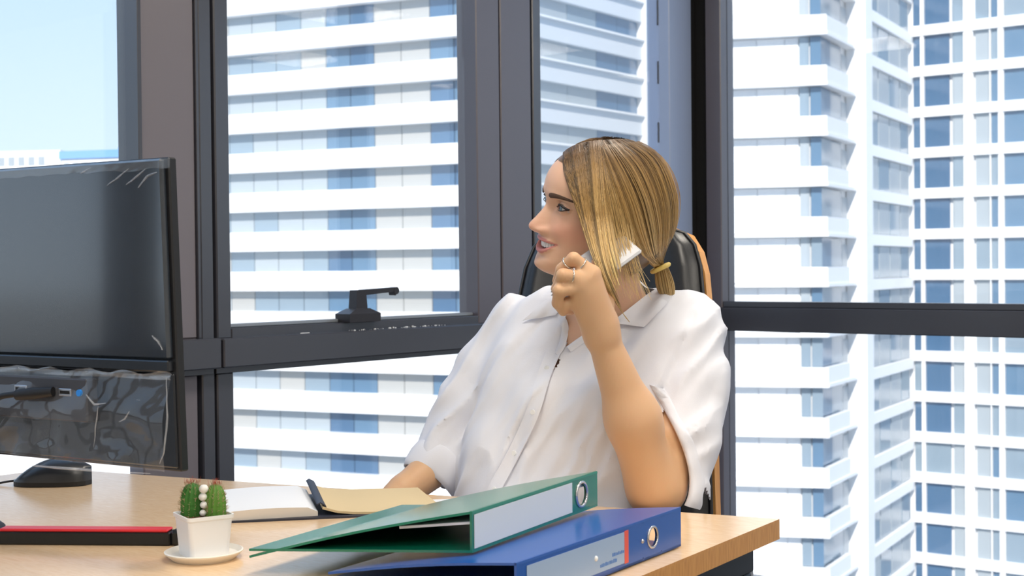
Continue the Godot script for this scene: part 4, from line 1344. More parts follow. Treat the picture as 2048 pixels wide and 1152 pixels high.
# ---------------------------------------------------------------- smooth bodies: tapered capsules joined by a smooth minimum, meshed as surface nets
class Blob:
	var ax := PackedFloat32Array(); var ay := PackedFloat32Array(); var az := PackedFloat32Array()
	var bx := PackedFloat32Array(); var by := PackedFloat32Array(); var bz := PackedFloat32Array()
	var il := PackedFloat32Array(); var ra := PackedFloat32Array(); var dr := PackedFloat32Array()
	var k := 0.02
	var lo := Vector3.INF
	var hi := -Vector3.INF
	var wrinkle = null

	var kq := PackedFloat32Array()                   # own blend of each capsule with those before it

	func cap(a: Vector3, b: Vector3, r0: float, r1: float, blend := 0.0) -> void:
		kq.append(blend if blend > 0.0 else k)
		ax.append(a.x); ay.append(a.y); az.append(a.z)
		var d := b - a
		bx.append(d.x); by.append(d.y); bz.append(d.z)
		var l2 := d.length_squared()
		il.append(1.0 / l2 if l2 > 1e-9 else 0.0)
		ra.append(r0); dr.append(r1 - r0)
		var m := maxf(r0, r1)
		lo = lo.min(a - Vector3.ONE * m).min(b - Vector3.ONE * m)
		hi = hi.max(a + Vector3.ONE * m).max(b + Vector3.ONE * m)

	func one(j: int, px: float, py: float, pz: float) -> float:
		var dx := px - ax[j]; var dy := py - ay[j]; var dz := pz - az[j]
		var t := clampf((dx * bx[j] + dy * by[j] + dz * bz[j]) * il[j], 0.0, 1.0)
		dx -= bx[j] * t; dy -= by[j] * t; dz -= bz[j] * t
		return sqrt(dx * dx + dy * dy + dz * dz) - ra[j] - dr[j] * t

	func at(p: Vector3) -> float:
		var d := 1e3
		for j in ax.size():
			var e := one(j, p.x, p.y, p.z)
			var h := kq[j] - absf(d - e)
			d = minf(d, e)
			if h > 0.0: d -= h * h * 0.25 / kq[j]
		if wrinkle != null: d -= wrinkle.call(p)
		return d

	func march(p: Vector3, dir: Vector3, reach := 0.6) -> Vector3:      # the surface met from p along dir
		var t := 0.0
		for s in 60:
			var d := at(p + dir * t)
			if d < 0.0004: break
			t += d * 0.8
			if t > reach: break
		return p + dir * t

	func net(mb: MB, h: float, clip = null) -> void:
		for q in kq.size(): k = maxf(k, kq[q])
		var org := lo - Vector3.ONE * (h * 2.5 + k * 0.5)
		var ext := hi - org + Vector3.ONE * (h * 2.5 + k * 0.5)
		var B := 6
		var nbx := int(ceil(ext.x / (h * B))) + 1
		var nby := int(ceil(ext.y / (h * B))) + 1
		var nbz := int(ceil(ext.z / (h * B))) + 1
		var nx := nbx * B; var ny := nby * B; var nz := nbz * B
		var val := PackedFloat32Array()
		val.resize(nx * ny * nz)
		val.fill(1e6)
		var blocks := PackedInt32Array()
		var diag := h * B * 0.5 * 1.7321 + h * 1.8
		var count := ax.size()
		var wr: bool = wrinkle != null
		for i in nbx:
			for j in nby:
				for l in nbz:
					var cx := org.x + (i + 0.5) * B * h; var cy := org.y + (j + 0.5) * B * h; var cz := org.z + (l + 0.5) * B * h
					var near := 1e3
					var list := PackedInt32Array()
					var ds := PackedFloat32Array()
					for q in count:
						var d := one(q, cx, cy, cz)
						near = minf(near, d)
						ds.append(d)
					if near > diag + k * 0.6 + 0.012: continue
					if near < -diag - k * 0.2 - 0.012: continue
					for q in count:
						if ds[q] < near + 2.0 * diag + k: list.append(q)
					blocks.append(i); blocks.append(j); blocks.append(l)
					for x in B:
						var px := org.x + (i * B + x) * h
						for y in B:
							var py := org.y + (j * B + y) * h
							var base := ((i * B + x) * ny + j * B + y) * nz + l * B
							for z in B:
								var pz := org.z + (l * B + z) * h
								var d := 1e3
								for q in list:
									var dx := px - ax[q]; var dy := py - ay[q]; var dz := pz - az[q]
									var t := clampf((dx * bx[q] + dy * by[q] + dz * bz[q]) * il[q], 0.0, 1.0)
									dx -= bx[q] * t; dy -= by[q] * t; dz -= bz[q] * t
									var e := sqrt(dx * dx + dy * dy + dz * dz) - ra[q] - dr[q] * t
									var hh := kq[q] - absf(d - e)
									d = minf(d, e)
									if hh > 0.0: d -= hh * hh * 0.25 / kq[q]
								if wr and absf(d) < 0.03: d -= wrinkle.call(Vector3(px, py, pz))
								val[base + z] = d
		var vid := PackedInt32Array()
		vid.resize(nx * ny * nz)
		vid.fill(-1)
		var sx := ny * nz
		var sy := nz
		var ce := PackedInt32Array([0, 1, sy, sy + 1, sx, sx + 1, sx + sy, sx + sy + 1])
		var co := [Vector3(0, 0, 0), Vector3(0, 0, 1), Vector3(0, 1, 0), Vector3(0, 1, 1), Vector3(1, 0, 0), Vector3(1, 0, 1), Vector3(1, 1, 0), Vector3(1, 1, 1)]
		var eg := [[0, 1], [2, 3], [4, 5], [6, 7], [0, 2], [1, 3], [4, 6], [5, 7], [0, 4], [1, 5], [2, 6], [3, 7]]
		for b in range(0, blocks.size(), 3):
			for x in B:
				for y in B:
					for z in B:
						var gx := blocks[b] * B + x; var gy := blocks[b + 1] * B + y; var gz := blocks[b + 2] * B + z
						if gx >= nx - 1 or gy >= ny - 1 or gz >= nz - 1: continue
						var id := gx * sx + gy * sy + gz
						var v0 := val[id]
						var neg := v0 < 0.0
						var mixed := false
						var ok := true
						for q in 8:
							var w := val[id + ce[q]]
							if w > 1e5:
								ok = false
								break
							if (w < 0.0) != neg: mixed = true
						if not ok or not mixed: continue
						var s := Vector3.ZERO
						var m := 0
						for e in eg:
							var va := val[id + ce[e[0]]]
							var vb := val[id + ce[e[1]]]
							if (va < 0.0) != (vb < 0.0):
								var t := va / (va - vb)
								s += (co[e[0]] as Vector3).lerp(co[e[1]], t)
								m += 1
						s /= m
						vid[id] = mb.add(org + (Vector3(gx, gy, gz) + s) * h)
		var axes := [[sx, sy, 1], [sy, 1, sx], [1, sx, sy]]
		for b in range(0, blocks.size(), 3):
			for x in B:
				for y in B:
					for z in B:
						var gx := blocks[b] * B + x; var gy := blocks[b + 1] * B + y; var gz := blocks[b + 2] * B + z
						if gx < 1 or gy < 1 or gz < 1 or gx >= nx - 1 or gy >= ny - 1 or gz >= nz - 1: continue
						var id := gx * sx + gy * sy + gz
						if vid[id] < 0: continue
						var v0 := val[id]
						for a in axes:
							var v1 := val[id + a[0]]
							if (v0 < 0.0) == (v1 < 0.0): continue
							var q0 := vid[id]; var q1 := vid[id - a[1]]; var q2 := vid[id - a[1] - a[2]]; var q3 := vid[id - a[2]]
							if q1 < 0 or q2 < 0 or q3 < 0: continue
							if clip != null and clip.call((mb.v[q0] + mb.v[q2]) * 0.5): continue
							if v0 < 0.0:
								mb.tri(q0, q1, q2); mb.tri(q0, q2, q3)
							else:
								mb.tri(q0, q2, q1); mb.tri(q0, q3, q2)

# ---------------------------------------------------------------- chair
func build_chair() -> void:
	var fwd := (RT * -0.30 - FH * 0.95).normalized()         # the way it faces
	var lf := Vector3.UP.cross(fwd).normalized()             # its occupant's left
	if lf.dot(RT) < 0.0: lf = -lf
	var t0 := at_d(1236, 520, 2.57)
	var base := Vector3(t0.x, 0, t0.z) + fwd * 0.20
	var t := thing("office_chair", "office chair with tall black leather back in a bent beech plywood shell", "chair", base)
	# back: sections by height; the shell wraps the cushion's rear and edges
	var sec := [[0.46, 0.200, 0.03], [0.56, 0.208, -0.03], [0.70, 0.212, -0.055], [0.85, 0.205, -0.075], [0.98, 0.196, -0.105], [1.06, 0.188, -0.130], [1.13, 0.178, -0.152], [1.17, 0.164, -0.168], [1.192, 0.143, -0.178], [1.203, 0.105, -0.183]]
	var cu := []
	var cb := []
	var sh := []
	var c0 := base - fwd * 0.05
	for s in sec:
		var l1 := PackedVector3Array()
		var l2 := PackedVector3Array()
		var l3 := PackedVector3Array()
		for c in 21:
			var u := c / 10.0 - 1.0
			var wrap := 0.055 * u * u                      # the sides bend forward
			var edge := sqrt(maxf(0.0, 1.0 - pow(absf(u), 6.0)))
			var w: float = s[1]
			l1.append(c0 + lf * (u * w * 0.94) + Vector3.UP * float(s[0]) + fwd * (float(s[2]) + wrap + 0.05 * edge))
			l3.append(c0 + lf * (u * w * 0.955) + Vector3.UP * (float(s[0]) - 0.012) + fwd * (float(s[2]) + wrap * 0.9 - 0.022))
		cu.append(l1); sh.append(l3)
	var mb := MB.new()
	mb.grid(cu, false, false)
	var top: PackedVector3Array = cu[cu.size() - 1]
	var rim := PackedVector3Array()
	for c in 21: rim.append(sh[sh.size() - 1][c] + (cu[cu.size() - 1][c] - sh[sh.size() - 1][c]) * 0.1)
	mb.grid([top, rim], false, false)
	for c in 2:
		var e := 0 if c == 0 else 20
		var la := PackedVector3Array()
		var lb := PackedVector3Array()
		for r in cu.size():
			la.append(cu[r][e]); lb.append(sh[r][e] - lf * (0.006 * (-1.0 if c == 0 else 1.0)))
		mb.grid([la, lb], false, c == 1)
	var cushion := part("back_cushion", mb, M.black_leather, t, "black leather back cushion")
	mb = MB.new()
	var shr := sh.duplicate()
	shr.reverse()
	mb.sheet(shr, 0.016)
	part("back_shell", mb, M.bent_plywood, t, "bent beech plywood shell")
	# piping along the cushion's edge
	mb = MB.new()
	var pth := PackedVector3Array()
	for r in cu.size(): pth.append(cu[r][20] + fwd * 0.004)
	for c in range(19, 0, -1): pth.append(cu[cu.size() - 1][c] + Vector3.UP * 0.002)
	for r in range(cu.size() - 1, -1, -1): pth.append(cu[r][0] + fwd * 0.004)
	mb.tube(pth, PackedFloat32Array([0.0035]), 6)
	part("piping", mb, M.black_leather, cushion)
	# seat
	var rows := []
	for r in 13:
		var v := r / 12.0
		var l := PackedVector3Array()
		for c in 17:
			var u := c / 8.0 - 1.0
			var e := sqrt(maxf(0.0, 1.0 - pow(absf(u), 5.0))) * sqrt(maxf(0.0, 1.0 - pow(absf(v * 2.0 - 1.0), 6.0)))
			l.append(base + lf * (u * 0.24) + fwd * (lerpf(-0.06, 0.40, v)) + Vector3.UP * (0.40 + 0.06 * e))
		rows.append(l)
	mb = MB.new()
	mb.grid(rows, false, true)
	part("seat", mb, M.black_leather, t)
	mb = MB.new()
	mb.box(Vector3(-0.235, 0.375, -0.06), Vector3(0.235, 0.402, 0.40), 0.006, Transform3D(Basis(lf, Vector3.UP, fwd), base))
	part("seat_pan", mb, M.bent_plywood, t)
	# arms: grey loops
	for s in [-1.0, 1.0]:
		mb = MB.new()
		var ap := PackedVector3Array()
		for k in 15:
			var a := PI * k / 14.0
			ap.append(base + lf * (s * 0.262) + fwd * (0.13 + 0.145 * cos(a)) + Vector3.UP * (0.40 + 0.305 * pow(sin(a), 0.5)))
		mb.tube(ap, PackedFloat32Array([0.016]), 10)
		part("armrest", mb, M.grey_plastic, t, "rounded grey armrest")
	mb = MB.new()
	mb.lathe(PackedVector2Array([Vector2(0, 0.08), Vector2(0.032, 0.08), Vector2(0.032, 0.22), Vector2(0.02, 0.22), Vector2(0.02, 0.375), Vector2(0, 0.375)]), 18, Transform3D(Basis(), base + fwd * 0.17))
	part("column", mb, M.steel, t)
	for k in 5:
		var a := TAU * k / 5.0 + 0.3
		var d := Vector3(cos(a), 0, sin(a))
		mb = MB.new()
		var hub := base + fwd * 0.17
		mb.tube(PackedVector3Array([hub + Vector3.UP * 0.10, hub + d * 0.15 + Vector3.UP * 0.09, hub + d * 0.29 + Vector3.UP * 0.068]), PackedFloat32Array([0.026, 0.021, 0.015]), 8)
		var star := part("star_leg", mb, M.black_plastic, t)
		mb = MB.new()
		var sd := d.cross(Vector3.UP)
		var w := hub + d * 0.285 + Vector3.UP * 0.028
		mb.tube(PackedVector3Array([w - sd * 0.022, w + sd * 0.022]), PackedFloat32Array([0.028]), 16)
		part("castor", mb, M.black_plastic, star)

# ---------------------------------------------------------------- person
const HE := Vector3(1.168, 1.218, 2.269)         # middle of the head, at ear level
const HS := 0.988
var HL := Vector3(0.827, -0.310, 0.469)
var HU := Vector3(0.286, 0.950, 0.124)
var HF := Vector3(-0.484, 0.032, 0.875)
const HAIR_C := Vector3(0, 0.004, -0.023)        # hair volume in head axes (left, up, forward)
const HAIR_R := Vector3(0.087, 0.124, 0.126)
const LU := [-0.106, -0.100, -0.092, -0.080, -0.065, -0.050, -0.030, -0.010, 0.010, 0.030, 0.050, 0.070, 0.088, 0.100, 0.109, 0.114, 0.116]
const LFRONT := [0.058, 0.075, 0.0845, 0.0865, 0.0840, 0.0845, 0.0850, 0.0830, 0.0820, 0.0870, 0.0885, 0.0815, 0.0660, 0.0500, 0.0320, 0.014, 0.0]
const LBACK := [0.040, 0.022, 0.006, -0.012, -0.035, -0.055, -0.073, -0.085, -0.092, -0.0955, -0.096, -0.090, -0.079, -0.065, -0.046, -0.025, -0.010]
const LWIDE := [0.011, 0.023, 0.032, 0.042, 0.0500, 0.0550, 0.0605, 0.0640, 0.0660, 0.0675, 0.0685, 0.0665, 0.0590, 0.0490, 0.0340, 0.018, 0.002]
const LMID := [0.050, 0.048, 0.042, 0.030, 0.015, 0.005, -0.005, -0.010, -0.010, -0.010, -0.010, -0.010, -0.010, -0.008, -0.006, -0.005, -0.005]

func tab(v: Array, u: float) -> float:
	var m := LU.size()
	if u <= LU[0]: return v[0]
	if u >= LU[m - 1]: return v[m - 1]
	var k := 0
	while u > LU[k + 1]: k += 1
	var t: float = (u - LU[k]) / (LU[k + 1] - LU[k])
	var y0: float = v[k]
	var y1: float = v[k + 1]
	var dx: float = LU[k + 1] - LU[k]
	var m0: float = (y1 - v[maxi(k - 1, 0)]) / (LU[k + 1] - LU[maxi(k - 1, 0)])
	var m1: float = (v[mini(k + 2, m - 1)] - y0) / (LU[mini(k + 2, m - 1)] - LU[k])
	var t2 := t * t
	var t3 := t2 * t
	return (2 * t3 - 3 * t2 + 1) * y0 + (t3 - 2 * t2 + t) * m0 * dx + (-2 * t3 + 3 * t2) * y1 + (t3 - t2) * m1 * dx

func head_point(q: Vector3) -> Vector3:           # head axes (left, up, forward) to world
	return HE + (HL * q.x + HU * q.y + HF * q.z) * HS

func head_axes(p: Vector3) -> Vector3:
	var v := (p - HE) / HS
	return Vector3(v.dot(HL), v.dot(HU), v.dot(HF))

func bump(l: float, u: float, cl: float, cu: float, sl: float, su: float) -> float:
	var a := (l - cl) / sl
	var b := (u - cu) / su
	return exp(-a * a - b * b)

const MOUTH_U := -0.0545
func mouth_mid(l: float) -> float: return MOUTH_U + 9.0 * l * l
func mouth_open(l: float) -> float: return 0.0064 * pow(maxf(0.0, 1.0 - (l / 0.0265) * (l / 0.0265)), 0.7)

const EYE_C := Vector3(0.0305, 0.0145, 0.0615)
func almond(l: float, u: float) -> float:         # below 1 inside the opening of the eye
	var x := (absf(l) - EYE_C.x) / 0.0145
	var y := u - EYE_C.y - 0.0012 * x
	var hh := (0.0062 if y > 0.0 else 0.0040) * maxf(0.02, 1.0 - x * x)
	return maxf(absf(x), absf(y) / maxf(hh, 1e-5))

const NOSE := [[-0.0400, 0.0], [-0.0365, 0.0060], [-0.0335, 0.0150], [-0.0300, 0.0215], [-0.0260, 0.0245], [-0.0220, 0.0250], [-0.0170, 0.0226], [-0.0100, 0.0172], [0.0, 0.0105], [0.0100, 0.0046], [0.0200, 0.0014], [0.0340, 0.0]]
func nose_height(u: float) -> float:
	if u <= NOSE[0][0] or u >= NOSE[11][0]: return 0.0
	var k := 0
	while u > NOSE[k + 1][0]: k += 1
	var t: float = (u - NOSE[k][0]) / (NOSE[k + 1][0] - NOSE[k][0])
	return cubic_interpolate(NOSE[k][1], NOSE[k + 1][1], NOSE[maxi(k - 1, 0)][1], NOSE[mini(k + 2, 11)][1], t)

func relief(l: float, u: float, base: float) -> float:        # depth of the face's features over the plain head
	var s := absf(l)
	var f := base
	# brow, sockets, cheeks, chin
	f += 0.0022 * bump(s, u, 0.020, 0.0335, 0.022, 0.007)
	f -= 0.0085 * bump(s, u, 0.026, 0.0165, 0.014, 0.0095)
	f -= 0.0045 * bump(s, u, 0.013, 0.012, 0.006, 0.010)
	f += 0.0055 * bump(s, u, 0.038, -0.024, 0.017, 0.015)
	f += 0.0030 * bump(s, u, 0.046, -0.010, 0.014, 0.012)
	f -= 0.0028 * bump(s, u, 0.030, -0.046, 0.006, 0.012)
	f -= 0.0035 * bump(l, u, 0.0, -0.0735, 0.016, 0.0042)
	f += 0.0036 * bump(l, u, 0.0, -0.0885, 0.013, 0.0085)
	# nose
	var v := clampf((0.021 - u) / 0.0445, 0.0, 1.0)
	var hn := nose_height(u)
	var wn := lerpf(0.0068, 0.0120, pow(v, 1.3))
	f += hn * exp(-pow(s / wn, 2.6))
	f += 0.0090 * bump(s, u, 0.0140, -0.0280, 0.0054, 0.0060)
	f -= 0.0035 * bump(s, u, 0.0075, -0.0345, 0.0035, 0.0025)
	# lips
	var mid := mouth_mid(l)
	var op := mouth_open(l)
	var ed := maxf(0.0, 1.0 - (l / 0.0310) * (l / 0.0310))
	f += 0.0048 * ed * exp(-pow((u - mid - op - 0.0030) / 0.0036, 2.0))
	f += 0.0056 * ed * exp(-pow((u - mid + op + 0.0042) / 0.0042, 2.0))
	if s < 0.0265 and absf(u - mid) < op: f -= 0.0125
	f -= 0.0030 * bump(s, u, 0.029, -0.0485, 0.004, 0.004)
	# lids
	var de := Vector2(s - EYE_C.x, u - EYE_C.y)
	var r2 := de.length_squared()
	if r2 < 0.0130 * 0.0130:
		var lid := EYE_C.z + sqrt(0.0132 * 0.0132 - r2)
		f = lerpf(f, lid, smoothstep(0.0135, 0.0085, sqrt(r2)) * 0.95)
	if almond(l, u) < 1.0: f = EYE_C.z + 0.0075
	return f

func face_forward(l: float, u: float) -> float:
	var w := tab(LWIDE, u)
	var m := tab(LMID, u)
	var c := sqrt(maxf(0.0, 1.0 - pow(minf(absf(l) / w, 1.0), 2.0)))
	return relief(l, u, m + (tab(LFRONT, u) - m) * c)

const SKIN := Color(0.74, 0.46, 0.325)
const SKIN_ARM_LAMPLIT := Color(0.70, 0.43, 0.25)  # yellower than the face: warm room light is mixed into the colour
func skin_color(l: float, u: float) -> Color:
	var c := SKIN
	var s := absf(l)
	c = c.lerp(Color(0.72, 0.36, 0.27), 0.75 * bump(s, u, 0.042, -0.022, 0.022, 0.020))
	c = c.lerp(Color(0.73, 0.38, 0.28), 0.5 * bump(l, u, 0.0, -0.024, 0.014, 0.010))
	var mid := mouth_mid(l)
	var op := mouth_open(l)
	var ed := sqrt(maxf(0.0, 1.0 - (l / 0.0300) * (l / 0.0300)))
	var up := u - mid - op
	var dn := mid - op - u
	if s < 0.0300 and ((up >= -0.001 and up < 0.0066 * ed) or (dn >= -0.001 and dn < 0.0085 * ed)):
		c = c.lerp(Color(0.58, 0.21, 0.21), 0.85)
	if s < 0.0265 and absf(u - mid) < op * 0.95: c = Color(0.16, 0.05, 0.05)
	if almond(l, u) < 1.0: c = Color(0.45, 0.2, 0.18)
	return c

func add_head(mb: MB) -> void:
	var levels := PackedFloat32Array()
	var u := -0.106
	while u < 0.045:
		levels.append(u); u += 0.00125
	while u < 0.116:
		levels.append(u); u += 0.004
	levels.append(0.116)
	var rows := []
	var cols := []
	for lv in levels:
		var w := tab(LWIDE, lv)
		var m := tab(LMID, lv)
		var fr := tab(LFRONT, lv)
		var bk := tab(LBACK, lv)
		var line := PackedVector3Array()
		var cl := PackedColorArray()
		for c in 150:
			var t: float
			if c < 120: t = (c / 120.0 - 0.5) * PI          # the front half is finer
			else: t = PI * 0.5 + (c - 120) / 30.0 * PI
			var l := w * sin(t)
			var f: float
			if c < 120:
				f = relief(l, lv, m + (fr - m) * cos(t))
				var edge := smoothstep(1.0, 0.86, absf(sin(t)))
				f = lerpf(m + (fr - m) * cos(t), f, edge)
				cl.append(skin_color(l, lv))
			else:
				f = m + (m - bk) * cos(t)
				cl.append(SKIN)
			line.append(head_point(Vector3(l, lv, f)))
		rows.append(line)
		cols.append(cl)
	mb.grid(rows, true, false, cols)
	mb.col = SKIN

func shell(px: float, py: float, grow: float) -> Vector3:      # the hair volume met by the line of sight of that pixel, in head axes
	var R := HAIR_R * grow
	var o := (head_axes(CAM) - HAIR_C) / R
	var d := (head_axes(CAM + ray(px, py)) - head_axes(CAM)) / R
	var a := d.dot(d)
	var b := o.dot(d)
	var disc := b * b - a * (o.dot(o) - 1.0)
	var q: Vector3
	if disc > 0.0: q = o + d * ((-b - sqrt(disc)) / a)
	else: q = (o + d * (-b / a)).normalized()
	return off_skull(q * R + HAIR_C, 1.03 + (grow - 0.985) * 1.2)

func off_skull(q: Vector3, k: float) -> Vector3:      # keeps hair outside the skin
	if q.y < -0.05 or q.y > 0.112: return q
	var w := tab(LWIDE, q.y)
	var m := tab(LMID, q.y)
	var e := (tab(LFRONT, q.y) - m) if q.z > m else (m - tab(LBACK, q.y))
	var a := q.x / w
	var b := (q.z - m) / e
	var rho := sqrt(a * a + b * b)
	if rho > k or rho < 0.2: return q
	return Vector3(q.x * k / rho, q.y, m + (q.z - m) * k / rho)

func spline(p: Array, t: float) -> Vector2:
	var n := p.size() - 1
	var x := clampf(t, 0.0, 0.9999) * n
	var k := int(x)
	var f := x - k
	return (p[k] as Vector2).cubic_interpolate(p[k + 1], p[maxi(k - 1, 0)], p[mini(k + 2, n)], f)

func hair_tone(tone: float, t: float) -> Color:
	var root := Color(0.155, 0.088, 0.042)
	var mid := Color(0.44, 0.265, 0.088)
	var tip := Color(0.86, 0.63, 0.30)
	var c := root.lerp(mid, smoothstep(0.05, 0.55, t)).lerp(tip, smoothstep(0.45, 1.0, t))
	return Color(c.r * tone, c.g * tone, c.b * tone)

func build_person() -> void:
	HL = HL.normalized()
	HF = (HF - HL * HL.dot(HF)).normalized()
	HU = HF.cross(HL)
	var rng := RandomNumberGenerator.new()
	rng.seed = 2024
	var lat := (RT * 0.90 - FH * -0.44).normalized()       # towards the person's left
	lat = (RT * 0.90 - FH * 0.44).normalized()
	var chest := (RT * -0.44 - FH * 0.90).normalized()     # the way the chest faces
	var D := func(x: float, y: float, d: float) -> Vector3: return at_d(x, y, d)
	var hips: Vector3 = D.call(1110, 1170, 2.36)
	var t := thing("person", "person with blond ponytail in a white rolled-sleeve shirt, phoning in the chair", "person", Vector3(hips.x, 0, hips.z))

	# ---- the body: one mesh of head, neck, trunk, arms and hands
	var mb := MB.new()
	mb.col = SKIN
	add_head(mb)
	mb.col = SKIN
	var tr := Blob.new()
	tr.k = 0.05
	tr.cap(D.call(1228, 618, 2.325), D.call(1208, 505, 2.235), 0.053, 0.049)
	tr.cap(D.call(1070, 665, 2.40), D.call(1350, 665, 2.29), 0.042, 0.042)
	tr.cap(D.call(1090, 725, 2.37), D.call(1315, 725, 2.29), 0.070, 0.070)
	tr.cap(D.call(1080, 820, 2.35), D.call(1280, 820, 2.28), 0.080, 0.080)
	tr.cap(D.call(1185, 655, 2.335), D.call(1140, 720, 2.335), 0.050, 0.045)
	tr.net(mb, 0.008)
	# left hand, curled round the phone
	var hand := Blob.new()
	hand.k = 0.004
	mb.col = SKIN_ARM_LAMPLIT
	hand.cap(D.call(1384, 720, 2.28), D.call(1318, 972, 2.165), 0.047, 0.0425)
	hand.cap(D.call(1307, 976, 2.156), D.call(1266, 838, 2.120), 0.0425, 0.0395, 0.03)
	hand.cap(D.call(1266, 838, 2.120), D.call(1203, 668, 2.090), 0.0395, 0.0235, 0.03)
	var wr: Vector3 = D.call(1203, 668, 2.090)
	var fingers := [
		[Vector3(1186, 546, 2.062), Vector3(1147, 517, 2.050), Vector3(1123, 538, 2.066), Vector3(1113, 562, 2.084)],
		[Vector3(1174, 557, 2.053), Vector3(1126, 550, 2.040), Vector3(1114, 577, 2.064), Vector3(1122, 597, 2.082)],
		[Vector3(1160, 575, 2.052), Vector3(1118, 581, 2.042), Vector3(1115, 606, 2.058), Vector3(1126, 624, 2.072)],
		[Vector3(1154, 602, 2.066), Vector3(1132, 607, 2.066), Vector3(1134, 620, 2.082), Vector3(1143, 623, 2.092)]]
	for j in 4:
		var f: Array = fingers[j]
		var p := []
		for q in f: p.append(at_d(q.x, q.y, q.z))
		var s: float = [1.0, 1.03, 1.0, 0.85][j]
		hand.cap(wr, p[0], 0.0205, 0.0122 * s, 0.016)
		hand.cap(p[0], p[1], 0.0106 * s, 0.0096 * s)
		hand.cap(p[1], p[2], 0.0096 * s, 0.0085 * s)
		hand.cap(p[2], p[3], 0.0084 * s, 0.0070 * s)
	hand.cap(D.call(1202, 640, 2.088), D.call(1178, 585, 2.070), 0.0235, 0.018, 0.016)
	hand.cap(D.call(1180, 630, 2.076), D.call(1163, 585, 2.066), 0.016, 0.013, 0.012)
	hand.cap(D.call(1208, 645, 2.098), D.call(1214, 590, 2.100), 0.016, 0.0125)
	hand.cap(D.call(1214, 590, 2.100), D.call(1206, 548, 2.098), 0.0115, 0.0098)
	hand.cap(D.call(1206, 548, 2.098), D.call(1192, 524, 2.098), 0.0098, 0.0078)
	hand.net(mb, 0.0032)
	# right arm and hand, hanging behind the desk edge
	mb.col = SKIN_ARM_LAMPLIT
	var ra := Blob.new()
	ra.k = 0.012
	ra.cap(D.call(985, 735, 2.42), D.call(893, 915, 2.405), 0.043, 0.038)
	ra.cap(D.call(893, 915, 2.405), D.call(805, 985, 2.34), 0.038, 0.028)
	var rw: Vector3 = D.call(790, 997, 2.33)
	ra.cap(D.call(805, 985, 2.34), rw, 0.028, 0.022)
	for j in 4:
		var k0: Vector3 = D.call(752.0 + j * 6.0, 1022.0 + j * 8.0, 2.29 + j * 0.012)
		var k1: Vector3 = D.call(728.0 + j * 7.0, 1046.0 + j * 9.0, 2.28 + j * 0.012)
		var k2: Vector3 = D.call(722.0 + j * 7.0, 1075.0 + j * 8.0 - absf(j - 1.5) * 5.0, 2.29 + j * 0.012)
		ra.cap(rw, k0, 0.020, 0.012)
		ra.cap(k0, k1, 0.0098, 0.009)
		ra.cap(k1, k2, 0.009, 0.0072)
	ra.cap(rw, D.call(778, 1040, 2.30), 0.016, 0.011)
	ra.cap(D.call(778, 1040, 2.30), D.call(768, 1066, 2.29), 0.0105, 0.008)
	ra.net(mb, 0.005)
	var body := part("body", mb, M.skin, t)

	# ---- face details
	for s in [-1.0, 1.0]:
		var ball := MB.new()
		var rows := []
		var cols := []
		var gaze := Vector3(0.10 * s - 0.12, 0.03, 1.0).normalized()
		var gx := Vector3.UP.cross(gaze).normalized()
		var gy := gaze.cross(gx)
		var tones := [[0.0, Color(0.01, 0.01, 0.01)], [0.17, Color(0.01, 0.01, 0.01)], [0.20, Color(0.16, 0.22, 0.26)], [0.34, Color(0.22, 0.30, 0.34)], [0.47, Color(0.07, 0.10, 0.12)], [0.52, Color(0.82, 0.80, 0.78)], [0.9, Color(0.80, 0.74, 0.72)], [1.6, Color(0.75, 0.6, 0.58)], [2.6, Color(0.7, 0.5, 0.5)]]
		for q in tones:
			var line := PackedVector3Array()
			var cl := PackedColorArray()
			for c in 24:
				var a := TAU * c / 24.0
				var v := gaze * cos(q[0]) + (gx * cos(a) + gy * sin(a)) * sin(q[0])
				line.append(head_point(Vector3(EYE_C.x * s, EYE_C.y, EYE_C.z) + v * (0.0121 + (0.0005 if q[0] < 0.45 else 0.0))))
				cl.append(q[1])
			rows.append(line); cols.append(cl)
		ball.grid(rows, true, true, cols)
		part("eye", ball, M.eyeball, body)
		for up in [true, false]:
			var path := PackedVector3Array()
			var rad := PackedFloat32Array()
			for k in 15:
				var x := lerpf(-0.95, 1.04 if up else 0.95, k / 14.0)
				var yy := (0.0062 if up else -0.0040) * maxf(0.0, 1.0 - x * x) + 0.0012 * x + EYE_C.y - (0.0012 * maxf(0.0, x - 0.95) * -8.0 if up else 0.0)
				var dl := x * 0.0145
				var ff := EYE_C.z + sqrt(maxf(0.0, 0.0139 * 0.0139 - dl * dl - pow(yy - EYE_C.y, 2.0)))
				if absf(dl) > 0.0125: ff = maxf(ff, face_forward(EYE_C.x + dl, yy) + 0.0006)
				path.append(head_point(Vector3(s * (EYE_C.x + dl), yy, ff + (0.0012 if up else 0.0004))))
				rad.append((0.0015 if up else 0.0005) * (0.5 + 0.9 * smoothstep(-1.0, 0.8, x)) * (1.0 - 0.7 * smoothstep(0.9, 1.04, x)))
			var lash := MB.new()
			lash.tube(path, rad, 6)
			part("eyelash", lash, M.lash, body)
		var bp := PackedVector3Array()
		var br := PackedFloat32Array()
		for k in 13:
			var u := k / 12.0
			var l := lerpf(0.0115, 0.0500, u)
			var uu := 0.0310 + 0.0040 * sin(u * 2.4) - 0.0042 * u * u
			bp.append(head_point(Vector3(s * l, uu, face_forward(l, uu) + 0.0002)))
			br.append(lerpf(0.0047, 0.0014, pow(u, 1.5)) * smoothstep(-0.15, 0.12, u))
		var brow := MB.new()
		brow.tube(bp, br, 8, true, 0.35, HU)
		part("eyebrow", brow, M.eyebrow_hair, body)
